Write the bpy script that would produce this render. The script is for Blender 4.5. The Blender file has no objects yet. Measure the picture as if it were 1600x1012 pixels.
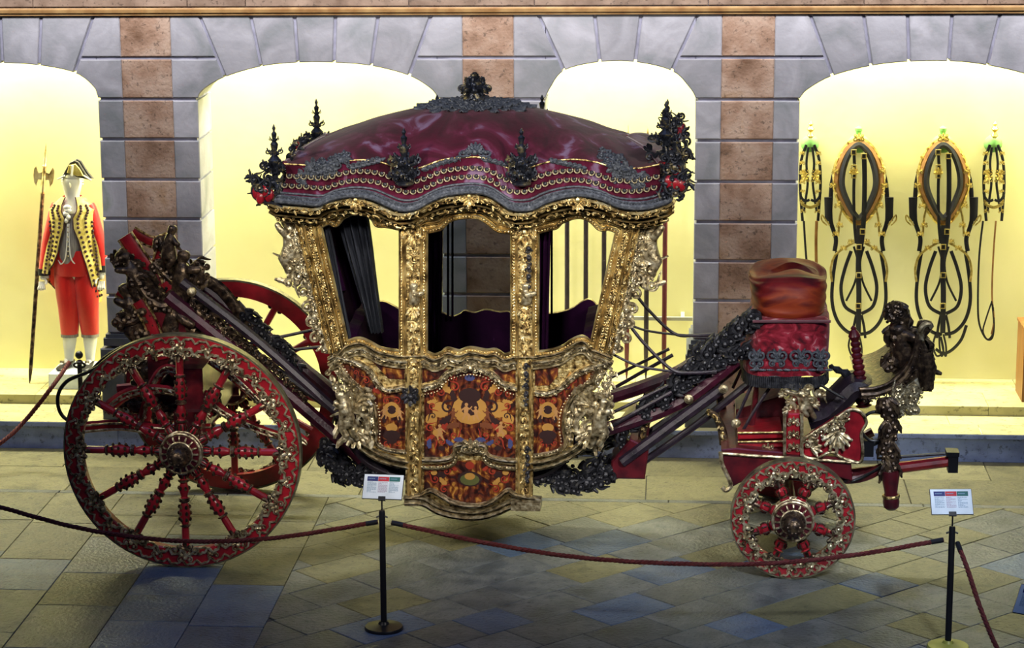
import bpy, bmesh, math, random
from math import sin, cos, pi, radians
from mathutils import Vector, Matrix
rnd = random.Random(7)
S = bpy.context.scene
COL = S.collection

# ------------------------------------------------------------------ camera
FPX, TH, PS, RO, CD, CH = 3883.758, 0.22553, 0.1003, 0.01171, 15.68842, 5.09034
SX, SY = -118.648, 50.461                    # the photograph is a crop: principal point offset in pixels
FW = Vector((-sin(PS)*cos(TH), cos(PS)*cos(TH), -sin(TH)))
R0 = Vector((cos(PS), sin(PS), 0)); U0 = R0.cross(FW)
RR = R0*cos(RO) - U0*sin(RO); UU = R0*sin(RO) + U0*cos(RO)
CAM = Vector((0, -CD, CH))
cd = bpy.data.cameras.new('camera'); co = bpy.data.objects.new('camera', cd); COL.objects.link(co)
cd.sensor_fit = 'HORIZONTAL'; cd.sensor_width = 36; cd.lens = FPX*36/1600
cd.shift_x = -SX/1600; cd.shift_y = SY/1600; cd.clip_end = 200
mw = Matrix((RR, UU, -FW)).transposed().to_4x4(); mw.translation = CAM
co.matrix_world = mw
S.camera = co

def at(x, y, Y=None, Z=None):
    """world point whose place in the photograph is (x, y), on the plane Y=... or Z=..."""
    d = FW*FPX + RR*(x-800-SX) - UU*(y-506-SY)
    t = (Y-CAM.y)/d.y if Y is not None else (Z-CAM.z)/d.z
    return CAM + d*t

# ------------------------------------------------------------------ world, lights, exposure
W = bpy.data.worlds.new('hall_air'); S.world = W; W.use_nodes = True
W.node_tree.nodes['Background'].inputs[0].default_value = (0.26, 0.34, 0.62, 1)
W.node_tree.nodes['Background'].inputs[1].default_value = 0.08
S.view_settings.view_transform = 'Standard'; S.view_settings.look = 'None'
S.view_settings.gamma = 1; S.view_settings.use_curve_mapping = False
S.view_settings.exposure = 0.0
def area(name, loc, rot, sx, sy, power, color, spread=180):
    l = bpy.data.lights.new(name, 'AREA'); l.shape = 'RECTANGLE'; l.size = sx; l.size_y = sy
    l.energy = power; l.color = color; l.spread = radians(spread)
    o = bpy.data.objects.new(name, l); o.location = loc; o.rotation_euler = rot; COL.objects.link(o); return o
# ceiling daylight of the hall, cool
area('hall_skylight', (-1, -1.6, 7.2), (radians(-24), 0, 0), 10, 3, 105, (0.22, 0.42, 1.0))
# lamp strip high on the arcade front, grazing down the stone
area('arcade_washer', (-1.2, 2.25, 4.25), (radians(42), 0, 0), 9.5, 0.25, 105, (1.0, 0.96, 0.96), 120)
# unseen fill lights added to brighten the gilding, the cornice and the right label stand
def aim(o, t):
    o.rotation_euler = (Vector(t)-o.location).to_track_quat('-Z', 'Y').to_euler()
aim(area('added_fill', (3.5, -7, 6.0), (0, 0, 0), .8, .8, 20, (1.0, 0.92, 0.80), 32), (-1.0, .4, 1.7))
aim(area('added_fill', (-6.0, -6, 6.2), (0, 0, 0), .8, .8, 18, (1.0, 0.92, 0.80), 32), (-1.6, .4, 1.7))
aim(area('added_fill', (-1.3, -6, 4.75), (0, 0, 0), .5, .5, 16, (1.0, 0.95, 0.88), 40), (-1.3, .3, 2.1))
aim(area('added_fill', (2.6, -6.5, 5.6), (0, 0, 0), .5, .5, 13, (0.8, 0.88, 1.0), 30), (1.2, -.6, .9))
# strip lamps above each niche, behind the arches
area('niche_lamp', (-1.5, 4.36, 3.60), (radians(8), 0, 0), 12.5, 0.12, 900, (1.0, 0.98, 0.80))
area('niche_floor_lamp', (-1.5, 3.88, 3.62), (radians(0), 0, 0), 12.5, 0.3, 160, (1.0, 0.86, 0.22))

# ------------------------------------------------------------------ materials
def new_mat(name):
    m = bpy.data.materials.new(name); m.use_nodes = True
    nt = m.node_tree; b = nt.nodes['Principled BSDF']; return m, nt, b
def N(nt, t, **kw):
    n = nt.nodes.new(t)
    for k, v in kw.items():
        if k in n.inputs: n.inputs[k].default_value = v
        else: setattr(n, k, v)
    return n
def ramp(nt, fac, stops):
    r = nt.nodes.new('ShaderNodeValToRGB'); e = r.color_ramp.elements
    while len(e) < len(stops): e.new(0.5)
    for i, (p, c) in enumerate(stops): e[i].position = p; e[i].color = (*c, 1)
    nt.links.new(fac, r.inputs[0]); return r
def coords(nt, scale=(1, 1, 1)):
    tc = nt.nodes.new('ShaderNodeTexCoord'); mp = nt.nodes.new('ShaderNodeMapping')
    mp.inputs['Scale'].default_value = scale
    nt.links.new(tc.outputs['Object'], mp.inputs[0]); return mp.outputs[0]
def mat(name, stops, scale=8, rough=0.5, metal=0.0, bump=0.0, bscale=None, detail=6, stretch=(1, 1, 1),
        rr=None, dist=0.0, vary=0.0, sheen=0, pits=0, spec=None, bdist=0.01, coat=0):
    """noise coloured material: stops = colour ramp, vary = brightness change between pieces"""
    m, nt, b = new_mat(name); L = nt.links
    co_ = coords(nt, stretch)
    if vary or True:
        oi = nt.nodes.new('ShaderNodeObjectInfo'); ad = N(nt, 'ShaderNodeVectorMath', operation='ADD')
        mu = N(nt, 'ShaderNodeMath', operation='MULTIPLY'); mu.inputs[1].default_value = 37 if vary else 0
        L.new(oi.outputs['Random'], mu.inputs[0]); L.new(co_, ad.inputs[0]); L.new(mu.outputs[0], ad.inputs[1]); co_ = ad.outputs[0]
    n = N(nt, 'ShaderNodeTexNoise', Scale=scale, Detail=detail, Distortion=dist); L.new(co_, n.inputs['Vector'])
    r = ramp(nt, n.outputs[0], stops); col = r.outputs[0]
    if vary:
        hv = N(nt, 'ShaderNodeHueSaturation'); mr = N(nt, 'ShaderNodeMapRange')
        mr.inputs['To Min'].default_value = 1-vary; mr.inputs['To Max'].default_value = 1+vary
        L.new(oi.outputs['Random'], mr.inputs[0]); L.new(mr.outputs[0], hv.inputs['Value']); L.new(col, hv.inputs['Color']); col = hv.outputs[0]
    if pits:
        v = N(nt, 'ShaderNodeTexNoise', Scale=pits, Detail=8, Roughness=0.7); L.new(co_, v.inputs['Vector'])
        pr_ = ramp(nt, v.outputs[0], [(0.0, (0.25,)*3), (0.36, (0.3,)*3), (0.44, (1,)*3)])
        mx = N(nt, 'ShaderNodeMix', data_type='RGBA', blend_type='MULTIPLY'); mx.inputs[0].default_value = 0.8
        L.new(col, mx.inputs[6]); L.new(pr_.outputs[0], mx.inputs[7]); col = mx.outputs[2]
    L.new(col, b.inputs['Base Color'])
    b.inputs['Roughness'].default_value = rough; b.inputs['Metallic'].default_value = metal
    if spec is not None: b.inputs['Specular IOR Level'].default_value = spec
    if sheen: b.inputs['Sheen Weight'].default_value = sheen
    if coat: b.inputs['Coat Weight'].default_value = coat; b.inputs['Coat Roughness'].default_value = 0.2
    if rr:
        q = N(nt, 'ShaderNodeMapRange'); q.inputs['To Min'].default_value = rr[0]; q.inputs['To Max'].default_value = rr[1]
        L.new(n.outputs[0], q.inputs[0]); L.new(q.outputs[0], b.inputs['Roughness'])
    if bump:
        n2 = N(nt, 'ShaderNodeTexNoise', Scale=bscale or scale*4, Detail=6); L.new(co_, n2.inputs['Vector'])
        bp = N(nt, 'ShaderNodeBump', Strength=bump, Distance=bdist); L.new(n2.outputs[0], bp.inputs['Height']); L.new(bp.outputs[0], b.inputs['Normal'])
    return m
def flat(name, c, rough=0.5, metal=0.0, **k):
    return mat(name, [(0.3, tuple(x*0.8 for x in c)), (0.7, c)], rough=rough, metal=metal, **k)

M = {}
M['grey'] = mat('grey_marble', [(0.25, (.19, .21, .22)), (0.5, (.31, .31, .34)), (0.68, (.40, .40, .44)), (.8, (.25, .30, .26))], scale=2.6, rough=.5, bump=.25, bscale=30, dist=1.2, vary=.14)
M['brown'] = mat('brown_breccia', [(0.25, (.12, .06, .03)), (0.45, (.30, .19, .13)), (0.6, (.40, .29, .22)), (.78, (.26, .14, .05))], scale=4, rough=.55, bump=.5, bscale=45, vary=.16, pits=26)
M['joint'] = mat('joint_stone', [(0.3, (.2, .2, .26)), (0.7, (.36, .36, .46))], scale=9, rough=.7)
M['cornice'] = mat('cornice_stone', [(0.3, (.14, .09, .06)), (0.7, (.32, .23, .17))], scale=6, rough=.5, bump=.3, pits=30, vary=.1)
M['cornice_gold'] = mat('ochre_moulding', [(0.3, (.24, .12, .04)), (0.7, (.4, .25, .1))], scale=9, rough=.5)
M['dark_stone'] = mat('dark_base_stone', [(0.3, (.05, .06, .07)), (0.7, (.13, .14, .17))], scale=5, rough=.5, bump=.3)
M['plaster'] = mat('cream_plaster', [(0.3, (.72, .70, .37)), (0.7, (.80, .78, .46))], scale=1.3, rough=.9, bump=.1, bscale=12)
M['kerb'] = mat('kerb_bluestone', [(0.3, (.22, .28, .50)), (0.7, (.36, .45, .72))], scale=7, rough=.55, bump=.4, vary=.1, pits=22)
M['ledge'] = mat('ledge_limestone', [(0.3, (.38, .35, .16)), (0.7, (.56, .52, .26))], scale=4, rough=.6, bump=.3, vary=.06, pits=18)
M['tile'] = mat('floor_slab_stone', [(0.2, (.04, .046, .048)), (0.45, (.10, .112, .115)), (0.6, (.165, .175, .165)), (.78, (.08, .092, .10))], scale=5, rough=.5, bump=.9, bscale=40, vary=.2, pits=34, detail=9, rr=(.3, .6))
M['tile_niche_glow'] = mat('floor_slab_niche_glow', [(0.2, (.07, .065, .03)), (0.5, (.19, .175, .085)), (0.75, (.14, .13, .07))], scale=5, rough=.5, bump=.9, bscale=40, vary=.2, pits=30, detail=9)  # yellow light spilling from the niches is put into this slab colour
M['tile_cool_light'] = mat('floor_slab_cool_light', [(0.2, (.04, .06, .10)), (0.5, (.08, .13, .22)), (0.75, (.12, .16, .22))], scale=5, rough=.45, bump=.9, bscale=40, vary=.25, pits=34, detail=9)  # bluish slabs, with the cool hall light put into their colour
M['grout'] = flat('floor_mortar', (.08, .08, .085), .8)
M['black_metal'] = flat('black_metal', (.016, .016, .02), .35, .3)
M['rope'] = mat('dark_red_rope', [(0.3, (.07, .008, .008)), (0.7, (.16, .02, .018))], scale=60, rough=.8)
M['black_cloth'] = flat('black_cloth', (.012, .012, .014), .8)

# ------------------------------------------------------------------ mesh builder
def catmull(pts, n=6, closed=False):
    pts = [Vector(p) for p in pts]; out = []; N_ = len(pts)
    rng = N_ if closed else N_-1
    for i in range(rng):
        if closed: p0, p1, p2, p3 = pts[i-1], pts[i], pts[(i+1) % N_], pts[(i+2) % N_]
        else: p0, p1, p2, p3 = pts[max(i-1, 0)], pts[i], pts[i+1], pts[min(i+2, N_-1)]
        for k in range(n):
            t = k/n; t2 = t*t; t3 = t2*t
            out.append(0.5*((2*p1)+(p2-p0)*t+(2*p0-5*p1+4*p2-p3)*t2+(3*p1-p0-3*p2+p3)*t3))
    if not closed: out.append(pts[-1].copy())
    return out
def resample(path, n):
    path = [Vector(p) for p in path]; d = [0]
    for a, b in zip(path, path[1:]): d.append(d[-1]+(b-a).length)
    out = []; j = 0
    for i in range(n):
        s = d[-1]*i/(n-1)
        while j < len(d)-2 and d[j+1] < s: j += 1
        t = 0 if d[j+1] == d[j] else (s-d[j])/(d[j+1]-d[j])
        out.append(path[j].lerp(path[j+1], min(max(t, 0), 1)))
    return out
SPH = {}
def sph(nu, nv):
    if (nu, nv) in SPH: return SPH[(nu, nv)]
    v = [(0, 0, 1)]; f = []
    for j in range(1, nv):
        a = pi*j/nv
        for i in range(nu): b = 2*pi*i/nu; v.append((sin(a)*cos(b), sin(a)*sin(b), cos(a)))
    v.append((0, 0, -1)); last = len(v)-1
    for i in range(nu):
        f.append((0, 1+i, 1+(i+1) % nu))
        for j in range(nv-2):
            a = 1+j*nu+i; b = 1+j*nu+(i+1) % nu; f.append((a, a+nu, b+nu, b))
        a = 1+(nv-2)*nu; f.append((a+i, last, a+(i+1) % nu))
    SPH[(nu, nv)] = (v, f); return v, f
import numpy as np
NOSPLIT = {'heading_print', 'text_column', 'wheel', 'hub', 'spoke', 'gilt_scrollwork', 'felloe', 'label_sheet', 'interior_lining'}
EXTRA = {}
class MB:
    def __init__(s): s.v = []; s.f = []; s.m = []; s.cur = 0; s.calls = []
    def add(s, vs, fs):
        o = len(s.v); s.calls.append((o, len(s.f))); s.v.extend([tuple(p) for p in vs])
        for f in fs: s.f.append(tuple(i+o for i in f)); s.m.append(s.cur)
        return s
    def ball(s, c, r, nu=8, nv=6, R=None):
        v, f = sph(nu, nv); c = Vector(c); r = Vector(r) if hasattr(r, '__len__') else Vector((r, r, r))
        s.add([c + (R @ Vector((p[0]*r.x, p[1]*r.y, p[2]*r.z)) if R else Vector((p[0]*r.x, p[1]*r.y, p[2]*r.z))) for p in v], f)
    def box(s, a, b, ch=0):
        x0, y0, z0 = a; x1, y1, z1 = b
        if x0 > x1: x0, x1 = x1, x0
        if y0 > y1: y0, y1 = y1, y0
        if z0 > z1: z0, z1 = z1, z0
        s.add([(x0,y0,z0),(x1,y0,z0),(x1,y1,z0),(x0,y1,z0),(x0,y0,z1),(x1,y0,z1),(x1,y1,z1),(x0,y1,z1)],
              [(0,3,2,1),(4,5,6,7),(0,1,5,4),(1,2,6,5),(2,3,7,6),(3,0,4,7)])
    def tube(s, path, r, n=8, closed=False, flat=1.0, up=None, cap=True):
        path = [Vector(p) for p in path]; L = len(path)
        if not hasattr(r, '__len__'): r = [r]*L
        vs = []; prev = None
        for i, p in enumerate(path):
            if closed: t = path[(i+1) % L]-path[i-1]
            else: t = path[min(i+1, L-1)]-path[max(i-1, 0)]
            t = t.normalized() if t.length > 1e-9 else Vector((0, 0, 1))
            if up is not None: a = Vector(up)
            elif prev is not None: a = prev
            else: a = Vector((0, 1, 0)) if abs(t.y) < .9 else Vector((1, 0, 0))
            a = (a - t*a.dot(t))
            a = a.normalized() if a.length > 1e-6 else t.orthogonal().normalized()
            prev = a; b = t.cross(a)
            for k in range(n):
                an = 2*pi*k/n; vs.append(p + a*(cos(an)*r[i]*flat) + b*(sin(an)*r[i]))
        fs = []
        for i in range(L if closed else L-1):
            j = (i+1) % L
            for k in range(n): k2 = (k+1) % n; fs.append((i*n+k, i*n+k2, j*n+k2, j*n+k))
        if cap and not closed: fs.append(tuple(range(n))[::-1]); fs.append(tuple((L-1)*n+k for k in range(n)))
        s.add(vs, fs)
    def lathe(s, prof, base=(0, 0, 0), axis=(0, 0, 1), n=16):
        """prof: list of (radius, height along axis)"""
        ax = Vector(axis).normalized(); a = ax.orthogonal().normalized(); b = ax.cross(a); base = Vector(base); vs = []; fs = []
        for r_, h in prof:
            for k in range(n): an = 2*pi*k/n; vs.append(base+ax*h+(a*cos(an)+b*sin(an))*max(r_, 1e-4))
        for i in range(len(prof)-1):
            for k in range(n): k2 = (k+1) % n; fs.append((i*n+k, i*n+k2, (i+1)*n+k2, (i+1)*n+k))
        fs.append(tuple(range(n))[::-1]); fs.append(tuple((len(prof)-1)*n+k for k in range(n)))
        s.add(vs, fs)
    def prism(s, poly, y0, y1, ch=0.0, back=True):
        """poly in (x,z), front face at y0 (towards the viewer, chamfered by ch), back at y1"""
        n = len(poly); area_ = sum(poly[i][0]*poly[(i+1) % n][1]-poly[(i+1) % n][0]*poly[i][1] for i in range(n))
        P = [Vector((p[0], p[1])) for p in poly]
        if area_ < 0: P.reverse()
        vs = []
        if ch:
            for i in range(n):
                a = (P[i]-P[i-1]); b = (P[(i+1) % n]-P[i])
                a = a.normalized() if a.length else Vector((1, 0)); b = b.normalized() if b.length else a
                na = Vector((-a.y, a.x)); nb = Vector((-b.y, b.x)); m_ = (na+nb)
                m_ = m_/max(m_.dot(na), .3) if m_.length > 1e-6 else na
                q = P[i]+m_*ch; vs.append((q.x, y0, q.y))
            for p in P: vs.append((p.x, y0+ch*(1 if y1 > y0 else -1), p.y))
        else:
            for p in P: vs.append((p.x, y0, p.y))
        for p in P: vs.append((p.x, y1, p.y))
        L = len(vs)//n; fs = [tuple(range(n))]
        for k in range(L-1):
            for i in range(n): j = (i+1) % n; fs.append((k*n+j, k*n+i, (k+1)*n+i, (k+1)*n+j))
        if back: fs.append(tuple(range((L-1)*n, L*n))[::-1])
        if y1 < y0: fs = [f[::-1] for f in fs]
        s.add(vs, fs)
    def strip(s, A, B, y0, y1, ch=0.0):
        """plate between two curves A (upper) and B (lower) in (x,z), as clean quads"""
        n = len(A)
        poly = [tuple(p) for p in A]+[tuple(p) for p in B[::-1]]
        vs = []; fs = []
        for Y in (y0, y1):
            for p in A: vs.append((p[0], Y, p[1]))
            for p in B: vs.append((p[0], Y, p[1]))
        for i in range(n-1):
            fs.append((i, i+n, i+n+1, i+1)); fs.append((2*n+i, 2*n+i+1, 3*n+i+1, 3*n+i))
            fs.append((i, i+1, 2*n+i+1, 2*n+i)); fs.append((n+i+1, n+i, 3*n+i, 3*n+i+1))
        fs.append((0, 2*n, 3*n, n)); fs.append((n-1, 2*n-1, 4*n-1, 3*n-1))
        s.add(vs, fs)
    def sweep(s, path, prof, closed=False, ny=-1):
        """profile (u across the path in the XZ plane, w towards the viewer) swept along a path of (x,y,z)"""
        path = [Vector(p) for p in path]; L = len(path); n = len(prof); vs = []; fs = []
        for i, p in enumerate(path):
            if closed: t = path[(i+1) % L]-path[i-1]
            else: t = path[min(i+1, L-1)]-path[max(i-1, 0)]
            t.y = 0; t = t.normalized() if t.length > 1e-9 else Vector((1, 0, 0)); nn = Vector((-t.z, 0, t.x))
            for u, w in prof: vs.append(p+nn*u+Vector((0, ny*w, 0)))
        for i in range(L if closed else L-1):
            j = (i+1) % L
            for k in range(n-1): fs.append((i*n+k, i*n+k+1, j*n+k+1, j*n+k))
        if not closed: fs.append(tuple(range(n))); fs.append(tuple((L-1)*n+k for k in range(n))[::-1])
        s.add(vs, fs)
    def build(s, name, mats, parent=None, smooth=True, auto=35, loc=None):
        """link the mesh; pieces of carving that lie apart from one another become parts of their own"""
        if parent is not None and len(s.calls) > 3 and name not in NOSPLIT:
            cl = s.clusters()
            if 1 < len(cl) <= 30:
                out = [c.build_one(name, mats, parent, smooth, auto, loc) for c in cl]; EXTRA[out[0].name] = out[1:]; return out[0]
        return s.build_one(name, mats, parent, smooth, auto, loc)
    def clusters(s, eps=.008):
        n = len(s.calls); ends = s.calls[1:]+[(len(s.v), len(s.f))]; V = np.array(s.v)
        lo = np.array([V[a[0]:b[0]].min(0) if b[0] > a[0] else V[0] for a, b in zip(s.calls, ends)])-eps; hi = np.array([V[a[0]:b[0]].max(0) if b[0] > a[0] else V[0] for a, b in zip(s.calls, ends)])+eps
        lab = -np.ones(n, int); c = 0
        for i in range(n):
            if lab[i] >= 0: continue
            lab[i] = c; st = [i]
            while st:
                k = st.pop(); hit = np.where((lab < 0) & (lo <= hi[k]).all(1) & (hi >= lo[k]).all(1))[0]
                lab[hit] = c; st += list(hit)
            c += 1
        out = []
        if not 1 < c <= 30: return [s]
        for q in range(c):
            m = MB(); mp_ = {}
            for i in np.where(lab == q)[0]:
                (v0, f0), (v1, f1) = s.calls[i], ends[i]; o = len(m.v); m.v += s.v[v0:v1]
                for f, mi in zip(s.f[f0:f1], s.m[f0:f1]): m.f.append(tuple(a-v0+o for a in f)); m.m.append(mi)
            out.append(m)
        return out
    def build_one(s, name, mats, parent=None, smooth=True, auto=35, loc=None):
        me = bpy.data.meshes.new(name); me.from_pydata(s.v, [], s.f)
        if not isinstance(mats, (list, tuple)): mats = [mats]
        for m_ in mats: me.materials.append(M[m_] if isinstance(m_, str) else m_)
        if len(mats) > 1: me.polygons.foreach_set('material_index', s.m)
        bm = bmesh.new(); bm.from_mesh(me); bmesh.ops.recalc_face_normals(bm, faces=bm.faces); bm.to_mesh(me); bm.free()
        if smooth:
            me.polygons.foreach_set('use_smooth', [True]*len(me.polygons))
            me.set_sharp_from_angle(angle=radians(auto))
        o = bpy.data.objects.new(name, me); COL.objects.link(o)
        if loc is not None:
            l = Vector(loc); me.transform(Matrix.Translation(-l)); o.location = l
        if parent is not None: o.parent = parent
        if parent is not None and loc is None and parent.location.length > 0:
            o.matrix_parent_inverse = Matrix.Translation(-parent.location)
        elif parent is not None: o.matrix_parent_inverse = Matrix.Translation(-parent.location) if parent.parent is None else Matrix.Identity(4)
        return o
def thing(name, label, cat, loc=(0, 0, 0), group=None):
    o = bpy.data.objects.new(name, None); COL.objects.link(o); o.location = loc
    o['label'] = label; o['category'] = cat
    if group: o['group'] = group
    return o
def tag(o, label, cat, group=None):
    o['label'] = label; o['category'] = cat
    if group: o['group'] = group
    return o
def struct(o): o['kind'] = 'structure'; return o

# ================================================================== THE SETTING
YW = 3.11; YB = 3.64; YN = 4.47; ZN = 0.30
def wx(x, y): return at(x, y, Y=YW)
def xz(p): return (p.x, p.z)
ZR = [0.60, 0.908, 1.217, 1.526, 1.828, 2.137, 2.451, 2.762]
ZS, ZJ, ZT = 2.762, 3.078, 3.405
# arch curves traced on the wall plane (world x,z)
def arch_curve(pxs): return catmull([Vector(xz(wx(*p))) for p in pxs], 5)
A2 = arch_curve([(309, 153), (318, 140), (350, 121), (408, 104), (465, 98), (522, 98), (580, 103), (638, 118), (672, 138), (684, 153)])
A3 = arch_curve([(852, 153), (860, 137), (882, 110), (937, 97), (992, 97), (1050, 111), (1078, 138), (1087, 153)])
A4 = arch_curve([(1250, 154), (1262, 140), (1300, 119), (1361, 103), (1420, 96.5), (1490, 96), (1548, 103), (1608, 118), (1640, 138), (1654, 154)])
A1 = arch_curve([(-226, 152), (-212, 138), (-180, 118), (-120, 104), (-60, 99), (0, 98.5), (60, 102), (117, 114), (146, 136), (153, 152)])
def fixends(c):
    c = [Vector((p[0], p[1])) for p in c]; c[0][1] = ZS; c[-1][1] = ZS; return c
A1, A2, A3, A4 = map(fixends, (A1, A2, A3, A4))
XB = [(-1e9, 0)]
piers = []   # (x left, brown left, brown right, x right)
piers.append((A1[-1][0], -4.298, -3.907, A2[0][0]))
piers.append((A2[-1][0], -1.664, -1.276, A3[0][0]))
piers.append((A3[-1][0], 0.289, 0.682, A4[0][0]))
XL0, XR0 = A1[0][0]-0.8, A4[-1][0]+0.8
def zarch(c, x):
    for a, b in zip(c, c[1:]):
        if a[0] <= x <= b[0]: return a[1]+(b[1]-a[1])*(x-a[0])/max(b[0]-a[0], 1e-6)
    return ZS
# the backing masonry the blocks stand proud of
w = MB(); YJ = YW+0.014; q = 0.018
for (x0, a, b, x1) in piers + [(XL0, 0, 0, A1[0][0]), (A4[-1][0], 0, 0, XR0)]:
    w.box((x0+q, YJ, 0.2), (x1-q, YB-.004, ZS+q)); w.box((x0-q*.3, YJ, ZS+q), (x1+q*.3, YB-.005, ZT+.4))
for c in (A1, A2, A3, A4):
    up = [(c[0][0]-q-.01, ZS)]
    top = [(p[0], ZT+.4) for p in c]; bot = [(p[0], p[1]+q) for p in c]
    w.strip(top, bot, YJ, YB-.004)
wall = struct(w.build('wall_arcade', 'joint', smooth=False))
def block(poly, m, name='stone_block', y0=YW, y1=YB, ch=.007):
    b = MB(); b.prism(poly, y0, y1, ch, back=False); return b.build(name, m, wall, smooth=False)
g = 0.011
for (x0, b0, b1, x1) in piers:
    zs = ZR
    for z0, z1 in zip(zs[1:], zs[2:]):
        for xa, xb, m_ in ((x0, b0, 'grey'), (b0, b1, 'brown'), (b1, x1, 'grey')):
            block([(xa, z0+g), (xb, z0+g), (xb, z1-g), (xa, z1-g)], m_, y0=YW+rnd.uniform(-.002, .002))
    for z0, z1 in ((ZS, ZJ), (ZJ, ZT)):
        block([(b0, z0+g), (b1, z0+g), (b1, z1-(g if z1 < ZT else 0)), (b0, z1-(g if z1 < ZT else 0))], 'brown')
    # plinth of the pier
    b = MB(); e = .03
    b.box((x0-e, YW-e, .82), (x1+e, YB+e, ZR[1]-.03)); b.box((x0-e*.5, YW-e*.5, ZR[1]-.03), (x1+e*.5, YB+e*.5, ZR[1]))
    b.box((x0-e*1.6, YW-e*1.4, .215), (x1+e*1.6, YB+e, .80))
    b.build('plinth', 'dark_stone', wall, smooth=False)
    for xa, xb, m_ in ((x0-.055, b0, 'dark_stone'), (b0, b1, 'brown'), (b1, x1+.055, 'dark_stone')):
        block([(xa, .22), (xb, .22), (xb, .80), (xa, .80)], m_, y0=YW-.052, y1=YW-.03)
# spandrel blocks and voussoirs
joints = {  # (top x, bottom x) in the photograph
 'A1': [(-204, -180), (-128, -120), (-64, -58), (0, 4), (64, 61), (146, 116)],
 'A2': [(311, 351), (391, 408), (460, 465.5), (524, 522), (591, 580), (674, 639)],
 'A3': [(841, 881), (929, 937), (1002, 992.5), (1091, 1050)],
 'A4': [(1265, 1301), (1349, 1361), (1418, 1420), (1488, 1482), (1563, 1543), (1645, 1608)]}
def voussoirs(c, J, b_left, b_right):
    # joint lines as (x at top, x on curve)
    JJ = []
    for t_, b_ in J:
        xt = wx(t_, 24).x; xb_ = wx(b_, 108).x; JJ.append((xt, xb_))
    n = len(JJ)
    def line(k, z):
        xt, xb_ = JJ[k]; zb = zarch(c, xb_); return xt+(xb_-xt)*(ZT-z)/(ZT-zb)
    def curve_between(xa, xb):
        pts = [(xa, zarch(c, xa))]+[(p[0], p[1]) for p in c if xa+.012 < p[0] < xb-.012]+[(xb, zarch(c, xb))]; return pts
    gg = g
    for k in range(n-1):
        xa, xb = JJ[k][1]+gg, JJ[k+1][1]-gg
        block([(JJ[k][0]+gg, ZT)]+curve_between(xa, xb)+[(JJ[k+1][0]-gg, ZT)], 'grey', 'voussoir', y0=YW+rnd.uniform(-.002, .002))
    # left spandrel: upper and lower block
    block([(b_left, ZT), (b_left, ZJ+g), (line(0, ZJ+g)-gg, ZJ+g), (JJ[0][0]-gg, ZT)], 'grey')
    cb = curve_between(c[0][0], JJ[0][1]-gg)
    block([(b_left, ZJ-g), (b_left, ZS+g), (c[0][0], ZS+g)]+[p for p in cb if p[1] > ZS+g+.004]+[(line(0, ZJ-g)-gg, ZJ-g)], 'grey')
    block([(b_right, ZT), (b_right, ZJ+g), (line(n-1, ZJ+g)+gg, ZJ+g), (JJ[-1][0]+gg, ZT)], 'grey')
    cb = curve_between(JJ[-1][1]+gg, c[-1][0])
    block([(b_right, ZJ-g), (b_right, ZS+g), (c[-1][0], ZS+g)]+[p for p in cb if p[1] > ZS+g+.004][::-1]+[(line(n-1, ZJ-g)+gg, ZJ-g)], 'grey')
voussoirs(A1, joints['A1'], XL0, piers[0][1]); voussoirs(A2, joints['A2'], piers[0][2], piers[1][1])
voussoirs(A3, joints['A3'], piers[1][2], piers[2][1]); voussoirs(A4, joints['A4'], piers[2][2], XR0)
# cornice and frieze
x = XL0; c_ = MB()
c_.sweep([(XL0, YW, ZT), (XR0, YW, ZT)], [(.0, -.02), (.0, .02), (.016, .022), (.022, .035), (.045, .04), (.052, .03), (.058, .028), (.058, -.02)])
struct(c_.build('trim_1', 'cornice_gold'))
fr = MB(); fr.box((XL0, YW+.02, ZT+.05), (XR0, YB, ZT+.4)); frieze = struct(fr.build('trim_2', 'joint', smooth=False))
x = XL0
for L_ in (1.35, .9, 1.2, .45, 1.25, .95, 1.3, 1.15, .9, 1.2):
    b = MB(); b.prism([(x+.002, ZT+.066), (x+L_-.002, ZT+.066), (x+L_-.002, ZT+.4), (x+.002, ZT+.4)], YW-.012, YW+.02, .004)
    b.build('frieze_block', 'cornice', frieze, smooth=False); x += L_
# niche: back wall, side walls, ceiling, floor, steps
b = MB(); b.box((XL0, YN, 0), (XR0, YN+.15, 4.1)); struct(b.build('wall_back', 'plaster', smooth=False))
b = MB(); b.box((XL0-.1, YB-.6, 0), (XL0, YN+.15, 4.1)); struct(b.build('wall_left', 'plaster', smooth=False))
b = MB(); b.box((XR0, YB-.6, 0), (XR0+.1, YN+.15, 4.1)); struct(b.build('wall_right', 'plaster', smooth=False))
b = MB(); b.box((XL0-.1, YW+.02, 3.9), (XR0+.1, YN+.15, 4.0)); struct(b.build('ceiling', 'plaster', smooth=False))
KY = 2.99
stepm = MB(); stepm.box((XL0, KY+.02, 0), (XR0, YN, .21)); stepm.box((XL0, 3.56, .2), (XR0, YN, ZN-.012))
plat = struct(stepm.build('floor_platform', 'grout', smooth=False))
def slab(x0, x1, y0, y1, z0, z1, m_, name, par, e=.004):
    b = MB(); vs = [(x0, y0, z0), (x1, y0, z0), (x1, y1, z0), (x0, y1, z0), (x0, y0, z1-e), (x1, y0, z1-e), (x1, y1, z1-e), (x0, y1, z1-e),
        (x0+e, y0+e, z1), (x1-e, y0+e, z1), (x1-e, y1-e, z1), (x0+e, y1-e, z1)]
    b.add(vs, [(0,1,5,4),(1,2,6,5),(2,3,7,6),(3,0,4,7),(4,5,9,8),(5,6,10,9),(6,7,11,10),(7,4,8,11),(8,9,10,11)])
    return b.build(name, m_, par, smooth=False)
x = XL0; i = 0
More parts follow.
